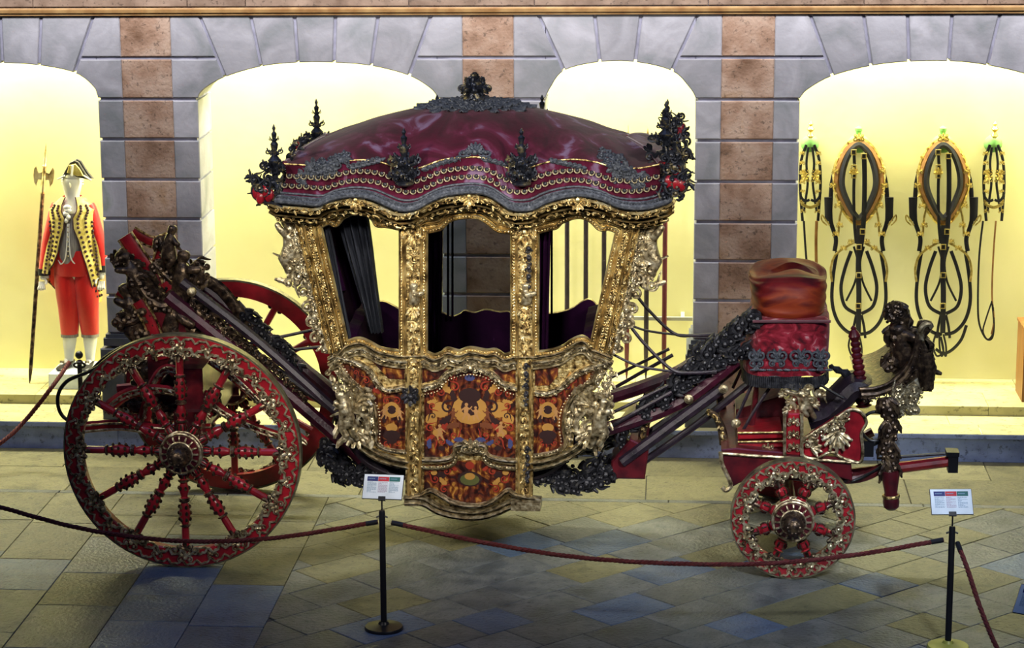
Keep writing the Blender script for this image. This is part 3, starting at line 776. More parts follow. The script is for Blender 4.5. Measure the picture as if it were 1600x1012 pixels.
def plate_strips(m, y0, y1):
    # cornice strip
    xs = [p.x for p in low_edge]; n = 90; x0, x1 = low_edge[0].x, low_edge[-1].x
    A = []; B = []
    for i in range(n+1):
        x = x0+(x1-x0)*i/n; A.append((x, zi(eave, x)+.06)); B.append((x, zi(low_edge, x)))
    m.strip(A, B, y0, y1)
    for (a, b, c, d) in (((458, 340), (513, 553), (499, 352), (541, 540)), ((966, 358), (925, 542), (1002, 350), (957, 552))):
        m.strip([(W(*a).x, W(*a).z), (W(*c).x, W(*c).z)], [(W(*b).x, W(*b).z), (W(*d).x, W(*d).z)], y0, y1)
    for xa, xb in ((626, 664), (801, 839)):
        m.strip([(W(xa, 345).x, W(xa, 345).z), (W(xb, 345).x, W(xb, 345).z)], [(W(xa+5, 560).x, W(xa, 560).z), (W(xb-2, 560).x, W(xb, 560).z)], y0, y1)
    # lower body: between sill curve and bottom outline
    n = 110; A = []; B = []
    lo = lower_out
    def zlow(x):
        c = [a.z+(b.z-a.z)*(x-a.x)/(b.x-a.x) for a, b in zip(lo, lo[1:]) if abs(b.x-a.x) > 1e-5 and min(a.x, b.x) <= x <= max(a.x, b.x)]
        return min(c) if c else W(515, 555).z
    for i in range(n+1):
        x = XL_+(XR_-XL_)*i/n; A.append((x, zi(sill_top, x))); B.append((x, min(zlow(x), zi(sill_top, x)-.01)))
    m.strip(A, B, y0, y1)
body = MB(); plate_strips(body, YS, YS+.045)
body.build('side_panel', 'gold', coach, smooth=False)
body = MB(); plate_strips(body, YF-.045, YF); body.build('side_panel', 'gold', coach, smooth=False)
ln = MB(); plate_strips(ln, YS+.045, YS+.06); plate_strips(ln, YF-.06, YF-.045)
# end walls and belly follow the outline from side to side
def across(m, path, y0, y1, t=.03):
    vs = []; fs = []
    for i, p in enumerate(path):
        a = path[max(i-1, 0)]; b = path[min(i+1, len(path)-1)]; d = (b-a); d.y = 0; d.normalize(); nn = Vector((-d.z, 0, d.x))*t
        for q_, yy in ((p, y0), (p, y1), (p+nn, y1), (p+nn, y0)): vs.append((q_.x, yy, q_.z))
    for i in range(len(path)-1):
        for k in range(4): k2 = (k+1) % 4; fs.append((i*4+k, i*4+k2, i*4+4+k2, i*4+4+k))
    m.add(vs, fs)
for pts in ([(458, 345), (478, 425)], [(500, 505), (513, 553)], [(957, 553), (968, 505)], [(985, 425), (1002, 352)]):
    across(ln, L(pts), YS+.04, YF-.04)
for pts in ([(478, 425), (500, 505)], [(968, 505), (985, 425)]):
    across(ln, L(pts), YS+.04, YS+.22); across(ln, L(pts), YF-.22, YF-.04)
across(ln, [Vector(p) for p in lower_out], YS+.04, YF-.04)
ln.build('interior_lining', 'lining', coach, smooth=False)
ce = MB(); ce.box((W(470, 330).x, YS+.06, 2.42), (W(1005, 330).x, YF-.06, 2.45)); ce.build('headlining', 'lining', coach, smooth=False)
# seats
for x0, x1, xb, nm in ((-2.16, -1.84, -2.20, 'rear'), (-.92, -.66, -.60, 'front')):
    m = MB()
    m.box((x0, YS+.08, .95), (x1, YF-.08, 1.16)); m.build('seat_box', 'lining', coach, smooth=False)
    m = MB(); vs = []
    for k in range(3):
        y0 = YS+.09+k*.37; xm, ym = (x0+x1)/2, y0+.18
        m.ball((xm, ym, 1.19), (abs(x1-x0)/2, .19, .065), 14, 8)
    m.build('seat_cushion', 'seat', coach)
    m = MB(); z0 = 1.2; z1 = 1.50; n = 14; A = []; B = []
    for i in range(n+1):
        y = YS+.08+(YF-YS-.16)*i/n; zt = z1+.05*sin(pi*i/n)+.02*abs(sin(3*pi*i/n)); sx = .10 if nm == 'front' else -.10
        A.append((xb+sx*.3, y, zt)); B.append((xb, y, z0))
    for q_ in range(n):
        d = .07 if nm == 'rear' else -.07
        m.add([A[q_], A[q_+1], B[q_+1], B[q_], (A[q_][0]+d, A[q_][1], A[q_][2]-.02), (A[q_+1][0]+d, A[q_+1][1], A[q_+1][2]-.02), (B[q_+1][0]+d*1.3, B[q_+1][1], z0), (B[q_][0]+d*1.3, B[q_][1], z0)],
              [(0,1,2,3),(4,7,6,5),(0,4,5,1),(3,2,6,7),(0,3,7,4),(1,5,6,2)])
    m.build('seat_back', 'seat', coach)
# curtains: folded sheets hanging inside
def curtain(top, bot, Y, folds, amp, mt='curtain', nx=36, nz=14):
    m = MB(); a0, a1 = W(*top[0], Y), W(*top[1], Y); c0, c1 = W(*bot[0], Y), W(*bot[1], Y); vs = []; fs = []
    for j in range(nz+1):
        t = j/nz; l = a0.lerp(c0, t**.9); r = a1.lerp(c1, t**1.15)
        for i in range(nx+1):
            s_ = i/nx; p = l.lerp(r, s_); p.y += amp*sin(folds*2*pi*s_+t*1.2)*(1-.35*t)+.01*sin(5*s_+9*t); vs.append(p)
    for j in range(nz):
        for i in range(nx): a = j*(nx+1)+i; fs.append((a, a+1, a+nx+2, a+nx+1))
    m.add(vs, fs); k = len(vs); m.add([v+Vector((0, .006, 0)) for v in vs], [f[::-1] for f in fs])
    return m.build('curtain', mt, coach, auto=60)
curtain([(519, 322), (574, 322)], [(578, 520), (599, 520)], .62, 4, .035)
curtain([(664, 330), (690, 330)], [(668, 548), (688, 548)], .52, 3, .02, 'seat')
curtain([(838, 335), (861, 335)], [(836, 548), (856, 548)], .52, 3, .02, 'lining')
curtain([(500, 340), (512, 338)], [(540, 535), (550, 535)], .42, 2, .012)
# glazing of the doors
for Y in (YS+.02, YF-.02):
    m = MB(); a, b = W(662, 565, YS), W(804, 330, YS)
    m.add([(a.x, Y, a.z), (b.x, Y, a.z), (b.x, Y, b.z), (a.x, Y, b.z)], [(0, 1, 2, 3)]); m.add([(a.x, Y+.004, a.z), (b.x, Y+.004, a.z), (b.x, Y+.004, b.z), (a.x, Y+.004, b.z)], [(0, 3, 2, 1)])
    m.build('door_glass', 'glass', coach, smooth=False)
# dark sash bars of the far door, a pull strap and straps
for x in (700, 707, 862): m = MB(); m.tube([W(x, 300, YF-.08), W(x, 500, YF-.08)], .009, 6); m.build('sash_bar', 'lining', coach)

# ---- gilt mouldings -------------------------------------------------
def both(fn, name, mt, nearonly=False, **k):
    m = MB(); fn(m); o = m.build(name, mt, coach, **k)
    return o
cor = MB()
e2 = shift(eave, -.03)
def off(path, dz, dy=0): return [Vector((p.x, p.y+dy, p.z+dz)) for p in path]
ext = [W(424, 308)]+eave+[W(1052, 308)]
cor.sweep(shift(ext, -.0), prof(.06, .20, 1))
cor.sweep(off(ext, -.042), prof(.036, .185, 0))
cor.sweep(off(ext, -.076), prof(.036, .15, 0))
cor.sweep(off(eave, -.110), prof(.036, .10, 0))
cor.build('cornice', 'gold_smooth', coach, auto=50)
cm = MB(); carve_path(cm, off(eave, -.016, -.195), .062, .045, 3); carve_path(cm, off(eave, -.094, -.125), .04, .05, 8)
for x_ in (556, 733, 903): 
    p = W(x_, 312 if x_ != 733 else 306, YS-.20); o = Orn(cm, p); o.cartouche((0, 0), .075); o.fan((0, -.01), -pi/2, 2, 5, .07, .016, .02)
cm.build('cornice_carving', 'gold', coach)
# the mouldings that frame each window
fr_ = MB()
win1 = t1+[W(628, 356), W(628, 551)]+b1_[::-1]+[W(541, 536)]
def frame_open(tp, bt, wd=.042, h=.04):
    path = list(tp)+list(bt[::-1]); 
    path = [p for i, p in enumerate(path) if i == 0 or (p-path[i-1]).length > .004]
    dense = []
    for i, p in enumerate(path):
        q_ = path[(i+1) % len(path)]; dense.append(p); d = (q_-p).length
        for k in range(1, int(d/.05)): dense.append(p.lerp(q_, k/int(d/.05)))
    fr_.sweep(dense, prof(wd, h), closed=True); return dense
wn = [frame_open(t1, b1_), frame_open(t2, b2_), frame_open(t3, b3_)]
fr_.build('window_frame', 'gold_smooth', coach, auto=50)
m = MB()
for d in wn:
    beadrow(m, [p+Vector((0, -.036, 0)) for p in d], .0065, .02)
m.build('bead_moulding', 'gold', coach)
# second arched moulding over each window
m = MB()
for tp in (t1, t2, t3): m.sweep(off(tp, .05, -.005), prof(.03, .045, 0))
m.build('arched_moulding', 'gold_smooth', coach, auto=50)
# pilasters
for (xa, xb, xc, xd) in ((626, 664, 634, 660), (801, 839, 806, 833)):
    m = MB()
    zt, zm, zb = W(640, 352).z, W(640, 560).z, W(640, 780).z
    X = lambda x, y: W(x, y).x
    m.prism([(X(xa, 352), zt), (X(xb, 352), zt), (X(xb-1, 560), zm), (X(xa+3, 560), zm)], YS-.03, YS, .006)
    m.prism([(X(xc, 560), zm), (X(xd, 560), zm), (X(xd, 780), zb), (X(xc, 780), zb)], YS-.035, YS, .006)
    m.build('pilaster', 'gold', coach, smooth=False)
    m = MB(); cx = (xa+xb)/2; cx2 = (xc+xd)/2
    for sx_ in (-13, 13): m.sweep(L([(cx+sx_, 356), (cx+sx_+1.5, 555)], YS-.03), prof(.022, .02, 0))
    for sx_ in (-9, 9): m.sweep(L([(cx2+sx_, 562), (cx2+sx_, 776)], YS-.035), prof(.018, .02, 0))
    for sx_ in (-17, 17): beadrow(m, L([(cx+sx_, 360), (cx+sx_, 555)], YS-.034), .006, .02)
    m.build('pilaster_moulding', 'gold_smooth', coach)
    m = MB(); carve_path(m, L([(cx, 362), (cx, 452)], YS-.035), .075, .05, int(xa)); carve_path(m, L([(cx+1, 490), (cx2, 600)], YS-.035), .075, .05, int(xa)+1)
    carve_path(m, L([(cx2, 640), (cx2, 775)], YS-.04), .06, .05, int(xa)+2)
    o = Orn(m, W(cx, 362, YS-.035)); o.cartouche((0, 0), .07); o.fan((0, .0), -pi/2, 1.8, 5, .10, .02, .03)
    o = Orn(m, W(cx2, 708, YS-.04)); o.cartouche((0, 0), .05); o = Orn(m, W(cx2, 570, YS-.04)); o.cartouche((0, 0), .06)
    m.build('pilaster_carving', 'gold', coach)
    # winged bust in the middle
    bp_ = W(cx, 478, YS-.05)
    putto('bust', bp_, .20, 'silvergilt', coach, face=1, arms=((.40, .50), (-.40, .50)), legs=False)
    m = MB(); o = Orn(m, bp_+Vector((0, 0, .0))); o.fan((0, -.01), -pi/2, 1.2, 5, .08, .016, .03); o.fan((0, .04), 0.2, .8, 3, .045, .013, .02); o.fan((0, .04), pi-.2, .8, 3, .045, .013, .02)
    m.build('bust_leaves', 'gold', coach)
# black cast mounts on the pilasters
m = MB()
o = Orn(m, W(641, 617, YS-.04)); o.cartouche((0, 0), .07); o.fan((0, 0), -pi/2, 2.2, 5, .07, .018, .03); o.fan((0, .02), pi/2, 1.5, 3, .05, .015, .02); m.ball(W(641, 620, YS-.07), .025)
for x, y0, y1 in ((826, 388, 448), (822, 570, 632), (824, 700, 752)):
    P = L([(x, y0), (x, y1)], YS-.05); carve_path(m, P, .05, .04, x+y0); 
    for k in range(5): m.ball(W(x, y0+(y1-y0)*k/4, YS-.06), .015)
m.build('door_mount', 'blackcarve', coach)
# slanting corner posts
for (o0, o1, i0, i1, sd) in (((460, 342), (514, 552), (497, 354), (541, 540), 1), ((1001, 350), (956, 552), (967, 358), (926, 545), 2)):
    m = MB()
    def lp(t, s): 
        a = (o0[0]+(i0[0]-o0[0])*t, o0[1]+(i0[1]-o0[1])*t); b = (o1[0]+(i1[0]-o1[0])*t, o1[1]+(i1[1]-o1[1])*t)
        return W(a[0]+(b[0]-a[0])*s, a[1]+(b[1]-a[1])*s, YS-.005)
    for t, w_, h in ((.80, .03, .035), (.36, .028, .05), (.06, .02, .03)): m.sweep([lp(t, k/8) for k in range(9)], prof(w_, h, 0))
    m.build('corner_moulding', 'gold_smooth', coach)
    m = MB(); carve_path(m, [lp(.58, k/8)+Vector((0, -.015, 0)) for k in range(9)], .055, .04, sd*11); carve_path(m, [lp(.2, k/8)+Vector((0, -.012, 0)) for k in range(9)], .05, .045, sd*17)
    beadrow(m, [lp(.70, k/8)+Vector((0, -.02, 0)) for k in range(9)], .007, .019); beadrow(m, [lp(.48, k/8)+Vector((0, -.02, 0)) for k in range(9)], .007, .019)
    m.build('corner_carving', 'gold', coach)
    # leafage standing proud of the outer edge
    m = MB(); sg = -1 if sd == 1 else 1
    E1 = [lp(0, s_)+Vector((sg*(.035+.02*sin(s_*19)), .03, 0)) for s_ in [.1+.9*k/12 for k in range(13)]]
    carve_path(m, E1, .095, .038, sd*23, th=1.25); carve_path(m, [q_+Vector((-sg*.02, -.03, 0)) for q_ in E1], .075, .036, sd*29, th=1.25)
    m.tube(E1, .022, 6)
    for k in range(7):
        q_ = lp(0, .2+k*.115); o = Orn(m, q_+Vector((sg*.05, .02, 0))); o.spiral((sg*.02, 0), .032, a0=(pi/2 if sg > 0 else pi/2), turn=-sg, th=.012, tail=.07)
    m.build('edge_carving', 'silvergilt', coach)
# waist mouldings, panels and frames of the lower body
sw = MB()
st = [W(514, 556)]+[p for p in sill_top[1:-1]]+[W(957, 554)]
sdown = lambda d: [Vector((p.x, YS-.0, p.z-d)) for p in st]
sw.sweep(sdown(.02), prof(.035, .055, 0)); sw.sweep(sdown(.062), prof(.05, .045, 0))
sw.sweep(sdown(.098), prof(.02, .03, 1))
FL = [(520, 556), (545, 562), (562, 568), (578, 578), (590, 597), (604, 608), (634, 604)]
FR = [(836, 612), (856, 614), (876, 605), (897, 587), (915, 577), (950, 566)]
FC = [(660, 606), (684, 600), (698, 585), (716, 577), (735, 574), (754, 577), (772, 587), (786, 600), (808, 606)]
for f in (FL, FR, FC): sw.sweep(shift(C(f), -.0), prof(.05, .05, 0))
FM = [(660, 718), (688, 718), (706, 714), (713, 704), (713, 696), (735, 693), (757, 696), (757, 704), (765, 713), (784, 718), (808, 720)]
sw.sweep(C(FM), prof(.045, .05, 0)); sw.sweep(shift(C([(x, y+12) for x, y in FM]), .0), prof(.028, .035, 0))
LL = [(528, 566), (542, 587), (560, 604), (577, 621), (586, 640), (588, 667), (588, 690), (606, 702), (635, 706)]
LR = [(938, 572), (925, 593), (899, 614), (885, 637), (881, 665), (884, 692), (870, 705), (834, 712)]
for f in (LL, LR): sw.sweep(C(f), prof(.035, .04, 0))
for pts in ([(560, 684), (585, 703), (610, 714), (640, 720)], [(558, 694), (583, 712), (610, 723), (640, 729)], [(826, 722), (858, 717), (886, 706), (910, 690)], [(826, 732), (860, 726), (890, 714), (914, 698)]):
    sw.sweep(C(pts), prof(.032, .06, 0))
# doorstep
S1 = [(632, 776), (660, 770), (674, 764), (690, 772), (708, 782), (737, 788), (760, 785), (778, 776), (794, 764), (806, 770), (846, 778)]
sw.sweep(shift(C(S1), -.02), prof(.035, .06, 0))
S2 = [(634, 781), (662, 782), (684, 794), (708, 801), (737, 804), (760, 802), (782, 795), (802, 787), (845, 785)]
sw.sweep(shift(C(S2), -.03), prof(.045, .085, 0)); sw.sweep(shift(C([(x, y-7) for x, y in S2]), -.02), prof(.03, .07, 0))
m_o = sw.build('waist_moulding', 'silvergilt', coach, auto=50)
m = MB(); m.box((W(800, 776).x, YS-.12, W(800, 790).z), (W(846, 776).x, YS+.05, W(800, 777).z)); m.build('door_sill', 'silvergilt', coach, smooth=False)
m = MB(); m.box((W(634, 776).x, YS-.10, W(640, 784).z), (W(660, 776).x, YS+.05, W(640, 776).z))
m.build('door_sill', 'silvergilt', coach, smooth=False)
m = MB()
for f in (LL, LR, FC, FM): beadrow(m, [p+Vector((0, -.035, 0)) for p in C([(x+(7 if f is LL else -7 if f is LR else 0), y+(0 if f in (LL, LR) else 9)) for x, y in f])], .0065, .021)
carve_path(m, shift(C(FC), -.04), .05, .04, 5); carve_path(m, shift(C(FL), -.04), .045, .04, 6); carve_path(m, shift(C(FR), -.04), .045, .04, 7)
carve_path(m, shift(sdown(.062), -.035), .035, .04, 9)
o = Orn(m, W(735, 698, YS-.05)); o.cartouche((0, 0), .07); o = Orn(m, W(735, 575, YS-.05)); o.cartouche((0, 0), .06)
m.build('waist_carving', 'silvergilt', coach)
# painted panels
def ppanel(pts, nm='painted_panel', dy=-.006, mt='painted', nn=4, parent=coach):
    m = MB(); P = catmull([W(x, y) for x, y in pts], nn, True) if nn > 1 else [W(*p) for p in pts]
    m.prism([(p.x, p.z) for p in P], YS+dy, YS+.001); return m.build(nm, mt, parent, smooth=False)
pl = ppanel([(531, 566), (562, 571), (577, 580), (590, 599), (604, 609), (635, 606), (635, 703), (606, 700), (588, 690), (588, 667), (586, 640), (577, 621), (560, 604), (543, 587)], nn=1)
pu = ppanel([(580, 562), (632, 573), (632, 592), (607, 591), (595, 578)], nn=1)
pc = ppanel([(663, 608), (684, 602), (698, 588), (716, 579), (735, 576), (754, 579), (772, 589), (786, 602), (806, 608), (806, 715), (784, 716), (766, 712), (757, 703), (757, 696), (735, 694), (713, 696), (713, 704), (704, 712), (688, 716), (663, 716)], nn=1)
pd = ppanel([(663, 726), (690, 726), (712, 720), (735, 718), (757, 720), (780, 726), (806, 728), (806, 768), (794, 762), (778, 774), (760, 783), (737, 786), (708, 780), (690, 770), (674, 762), (663, 766)], nn=1)
pr_ = ppanel([(834, 615), (856, 616), (876, 607), (897, 590), (936, 574), (925, 593), (899, 614), (885, 637), (881, 665), (884, 692), (870, 704), (834, 711)], nn=1)
ppanel([(836, 578), (872, 574), (872, 586), (858, 602), (836, 602)], nn=1)
ppanel([(660, 574), (700, 576), (684, 592), (660, 598)], nn=1); ppanel([(770, 577), (806, 574), (806, 598), (786, 594)], nn=1)
# painted scenes: thin colour lying flat on the panels
def flatten(m, y0, k=.004): m.v = [(v[0], y0+(v[1]-y0)*k, v[2]) for v in m.v]
def arabesque(par, items, mt, lay):
    m = MB(); y0 = YS-.0062-lay*.0004
    for kind, x, y, s_, a, tn in items:
        p = W(x, y, y0); p.y = y0; o = Orn(m, p)
        if kind == 'c': o.spiral((0, 0), s_, a0=a, turn=tn, th=s_*.20, tail=s_*1.6, rounds=1.2, n=5)
        elif kind == 'l': o.leaf((0, 0), a, s_*2.2, s_*.55, 0, n=6, bend=tn)
        elif kind == 'o': m.ball(p, (s_, s_, s_*(.6+.4*abs(tn))), 10, 6)
        elif kind == 'f':   # small painted figure: head, body and bent limbs
            d = lambda u, v: p+Vector((u*s_*tn, 0, v*s_))
            m.ball(d(.05, .95), s_*.16, 8, 6); m.tube([d(0, .78), d(.05, .5), d(-.02, .2)], [s_*.16, s_*.24, s_*.2], 6)
            m.tube([d(-.02, .2), d(.3, -.05), d(.2, -.5)], [s_*.16, s_*.13, s_*.07], 6); m.tube([d(-.02, .2), d(-.15, -.15), d(-.35, -.5)], [s_*.16, s_*.12, s_*.07], 6)
            m.tube([d(.02, .7), d(.35, .55), d(.55, .8)], [s_*.10, s_*.08, s_*.05], 6); m.tube([d(0, .7), d(-.3, .5), d(-.5, .3)], [s_*.10, s_*.08, s_*.05], 6)
    flatten(m, y0); return m.build('painted_ornament', mt, par, auto=80)
def pair(cx, items): return [it for k, dx, y, s_, a, tn in items for it in ((k, cx+dx, y, s_, a, tn), (k, cx-dx, y, s_, pi-a, -tn))]
arabesque(pc, [('o', 734, 640, .12, 0, .6)]+pair(734, [('o', 46, 640, .055, 0, 1), ('o', 60, 655, .04, 0, 1), ('l', 30, 612, .04, .5, 1), ('l', 52, 625, .03, -.6, 1), ('o', 50, 676, .035, 0, .4)]), 'p_amber', 0)
arabesque(pc, pair(734, [('c', 24, 604, .030, pi/2, 1), ('c', 44, 612, .024, 0, -1), ('c', 60, 616, .020, pi/2, 1), ('c', 58, 634, .024, -pi/2, 1), ('c', 62, 668, .026, pi/2, -1), ('c', 44, 690, .030, 0, 1), ('c', 24, 680, .030, pi, 1), ('l', 20, 592, .03, .2, .6), ('l', 66, 690, .03, 2, 1), ('l', 34, 662, .035, -.5, -1)]), 'p_red', 1)
arabesque(pc, [('o', 734, 618, .075, 0, .3), ('o', 734, 636, .06, 0, 1)]+pair(734, [('c', 34, 636, .04, pi/2, -1), ('l', 30, 650, .04, -.9, 1), ('l', 22, 626, .035, .9, 1), ('c', 58, 650, .022, 0, 1), ('o', 44, 700, .025, 0, .2)]), 'p_dark', 2)
arabesque(pc, [('f', 728, 648, .075, 0, 1), ('f', 744, 650, .062, 0, -1), ('f', 782, 676, .07, 0, 1), ('f', 688, 680, .07, 0, -1)], 'p_flesh', 3)
arabesque(pc, [('f', 708, 652, .06, 0, 1), ('f', 762, 652, .06, 0, -1), ('f', 776, 690, .05, 0, -1)]+pair(734, [('l', 16, 664, .04, .1, -.8)]), 'p_brown', 4)
arabesque(pc, [('o', 734, 590, .035, 0, .1)]+pair(734, [('l', 10, 688, .03, .4, -1), ('l', 26, 694, .026, .2, 1), ('l', 62, 700, .03, 1.2, 1)]), 'p_blue', 5)
arabesque(pd, [('o', 734, 748, .085, 0, .1)]+pair(734, [('o', 44, 742, .03, 0, .5)]), 'p_dark', 0)
arabesque(pd, [('o', 734, 749, .066, 0, .05)], 'p_green', 1)
arabesque(pd, [('o', 734, 744, .036, 0, -.2)]+pair(734, [('l', 36, 756, .03, .4, 1), ('o', 56, 738, .022, 0, .6)]), 'p_amber', 2)
arabesque(pd, pair(734, [('c', 36, 736, .026, pi/2, 1), ('c', 54, 748, .026, 0, -1), ('c', 40, 764, .024, pi/2, -1), ('l', 20, 734, .022, .3, 1), ('l', 64, 736, .02, 2.5, 1)])+[('o', 734, 727, .03, 0, .8)], 'p_red', 3)
for par, cx, sg in ((pl, 612, -1), (pr_, 856, 1)):
    arabesque(par, [('o', cx, 640, .055, 0, 1), ('o', cx, 668, .04, 0, .4), ('l', cx+sg*30, 598, .035, .9, 1)], 'p_amber', 0)
    arabesque(par, [('c', cx-8, 626, .022, pi/2, 1), ('c', cx+8, 626, .022, pi/2, -1), ('c', cx+sg*20, 612, .024, 0, 1), ('c', cx+sg*40, 594, .022, pi/2, -1), ('c', cx+sg*56, 582, .016, 0, 1), ('c', cx-8, 694, .022, 0, 1), ('c', cx+10, 692, .02, pi, 1), ('l', cx+sg*30, 606, .03, sg*.8, 1)], 'p_red', 1)
    arabesque(par, [('o', cx, 680, .06, 0, .0), ('o', cx, 688, .035, 0, .3), ('o', cx, 640, .030, 0, 1), ('c', cx+sg*32, 604, .02, pi, 1), ('l', cx-12, 660, .026, 1.4, 1), ('l', cx+12, 660, .026, 1.8, -1)], 'p_dark', 2)
    arabesque(par, [('f', cx-12, 648, .055, 0, 1), ('f', cx+13, 650, .055, 0, -1)], 'p_flesh', 3)
# big carved shells at the lower corners and the borders around them
m = MB()
for cx, cy, sg in ((553, 648, -1), (922, 648, 1)):
    for k in range(9):
        a = .2+k*.42; o = Orn(m, W(cx+sg*10*cos(a), cy-24*sin(a*.5), YS-.02)); o.leaf((0, 0), (pi/2 if k % 2 else pi/2+sg*1.1)+rnd.uniform(-.8, .8), .12, .03, .05, bend=rnd.choice((-1.5, 1.5)))
    o = Orn(m, W(cx, cy, YS-.04))
    o.spiral((0, -.08), .10, a0=pi/2, turn=sg, th=.022, tail=.14, rounds=1.5); o.spiral((sg*.06, .08), .06, a0=-pi/2, turn=-sg, th=.016, tail=.1)
    o.spiral((-sg*.07, .04), .05, a0=pi/2, turn=sg, th=.014, tail=.09); o.fan((0, -.10), -pi/2-sg*.3, 1.8, 7, .13, .025, .04); o.fan((0, .06), pi/2+sg*.4, 1.6, 6, .13, .022, .05)
    bd = [(528, 575), (540, 598), (556, 618), (572, 636), (580, 660), (578, 690)] if sg < 0 else [(945, 578), (928, 600), (910, 620), (895, 640), (890, 662), (890, 690)]
    carve_path(m, C(bd, YS-.02), .075, .04, 31+cx, th=1.1); carve_path(m, C([(x+sg*16, y+2) for x, y in bd], YS+.0), .07, .045, 37+cx, th=1.2)
    out = [(528, 600), (534, 630), (536, 655), (545, 678), (560, 690)] if sg < 0 else [(950, 596), (948, 622), (952, 650), (940, 676), (922, 690)]
    carve_path(m, C(out, YS+.02), .10, .045, 41+cx, th=1.3)
    for k in range(14):
        o = Orn(m, W(cx+rnd.uniform(-22, 22), cy+rnd.uniform(-46, 40), YS-.01)); o.leaf((0, 0), rnd.uniform(0, 6.28), .10, .022, .06, bend=rnd.uniform(-2, 2))
m.build('corner_shell', 'silvergilt', coach)
for cx, cy, f in ((548, 640, -1), (930, 652, 1)): putto('carved_cherub', W(cx, cy+14, YS-.10), .26, 'silvergilt', coach, face=f, lean=.3, arms=((.2, .6), (-.3, .6)))
for cx, cy, f in ((462, 392, -1), (1008, 396, 1)):
    putto('carved_cherub', W(cx, cy, YS+.05), .30, 'silvergilt', coach, face=f, lean=.2, arms=((.22, .72), (-.25, .66)), tail=True)
    m = MB(); o = Orn(m, W(cx-f*6, cy-34, YS+.05)); o.cartouche((0, 0), .07); o.fan((0, 0), -pi/2, 2.4, 6, .10, .022, .03)
    o = Orn(m, W(cx-f*2, cy+22, YS+.04)); o.spiral((f*.04, -.02), .06, a0=pi/2, turn=f, th=.016, tail=.12); o.fan((0, 0), -pi/2-f*.2, 1.4, 6, .13, .02, .03)
    o = Orn(m, W(cx+f*(-10)+f*20, cy+50, YS+.04)); o.spiral((0, 0), .035, a0=0, turn=-f, th=.012, tail=.1); o.leaf((0, 0), (0.3 if f > 0 else pi-.3), .10, .02, .02)
    m.build('cherub_scroll', 'silvergilt', coach)

# ---- roof -------------------------------------------------------------
RY = .10; eR = C(EAVE, RY)
def ez(x): return zi(eR, x)
rx0, rx1 = eR[0].x, eR[-1].x; rcx = (rx0+rx1)/2
zc = ez(rx0)
rim = []   # plan outline with heights, counter clockwise, starting near left
n1 = 72; n2 = 18
for i in range(n1): x = rx0+(rx1-rx0)*i/n1; rim.append(Vector((x, RY-.05*sin(pi*i/n1)*0, ez(x))))
for i in range(n2): t = i/n2; rim.append(Vector((rx1+.06*sin(pi*t), RY+(2*YC-2*RY)*t, ez(rx1)+.05*sin(pi*t))))
for i in range(n1): x = rx1+(rx0-rx1)*i/n1; rim.append(Vector((x, 2*YC-RY, ez(x))))
for i in range(n2): t = i/n2; rim.append(Vector((rx0-.06*sin(pi*t), 2*YC-RY-(2*YC-2*RY)*t, ez(rx0)+.05*sin(pi*t))))
nr = len(rim); cen = Vector((W(742, 160, YC).x, YC, 0)); ZTOP = at(742, 158, Y=YC).z
HX = (rx1-rx0)/2*.80; ZR1 = at(520, 209, Y=YC); KZ = (ZTOP-ZR1.z)/abs(ZR1.x-cen.x)**1.75
def roof_pt(i, k):
    """k in 0..1 skirt, 1..2 dome"""
    p = rim[i % nr]; inn = Vector((cen.x-p.x, cen.y-p.y, 0)); L_ = inn.length; inn.normalize()
    zmean = 2.54; sk = .215-.12*max(0, min(1, (p.y-.3)/1.3))
    if k <= 1:
        return Vector((p.x, p.y, 0))+inn*(.06*k+.03*sin(pi*k))+Vector((0, 0, p.z+sk*k-(p.z-zmean)*.35*k))
    t = k-1; b = Vector((p.x, p.y, 0))+inn*.06; zb = p.z+sk-(p.z-zmean)*.35
    tx = cen.x+max(-HX, min(HX, (p.x-cen.x)*.84)); zr = ZTOP-KZ*abs(tx-cen.x)**1.75
    r = 1-t; q_ = b.lerp(Vector((tx, cen.y, 0)), t); v = 1-r**1.9
    zz = zb+(zr-zb)*v + .012*sin(pi*t)*sin(i*.61+2*sin(i*.2))*(1-t)
    return Vector((q_.x, q_.y, zz))
m = MB(); ks = [0, .15, .35, .6, .8, 1.0, 1.02]+[1.02+.98*j/16 for j in range(1, 17)]
vs = [roof_pt(i, k) for k in ks for i in range(nr)]; 
fs = [(j*nr+i, j*nr+(i+1) % nr, (j+1)*nr+(i+1) % nr, (j+1)*nr+i) for j in range(len(ks)-1) for i in range(nr)]
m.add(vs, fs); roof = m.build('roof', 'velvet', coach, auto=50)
from mathutils.bvhtree import BVHTree
bvh = BVHTree.FromPolygons([tuple(v) for v in vs], fs)
def snap(x, y):
    """the point of the roof surface seen at (x, y), and its outward normal"""
    d = (at(x, y, Y=1)-CAM).normalized(); h = bvh.ray_cast(CAM, d)
    if h[0] is None: p = at(x, y, Y=.3); return p, Vector((0, -1, 0))
    nn = h[1] if h[1].dot(d) < 0 else -h[1]; return h[0], nn
m = MB(); m.add([(p.x, p.y, p.z-.002) for p in rim]+[(cen.x, cen.y, 2.5)], [((i+1) % nr, i, nr) for i in range(nr)]); m.build('roof_underside', 'lining', coach, smooth=False)
def loop(k, dout=0): 
    out = []
    for i in range(nr): p = roof_pt(i, k); d = Vector((p.x-cen.x, (p.y-cen.y)*1.6, 0)).normalized(); out.append(p+d*dout)
    return out
m = MB()
m.tube(loop(.02, .012), .020, 8, closed=True); m.tube(loop(.13, .012), .012, 6, closed=True); m.tube(loop(.22, .008), .008, 6, closed=True)
m.build('braid_edging', 'braid', coach)
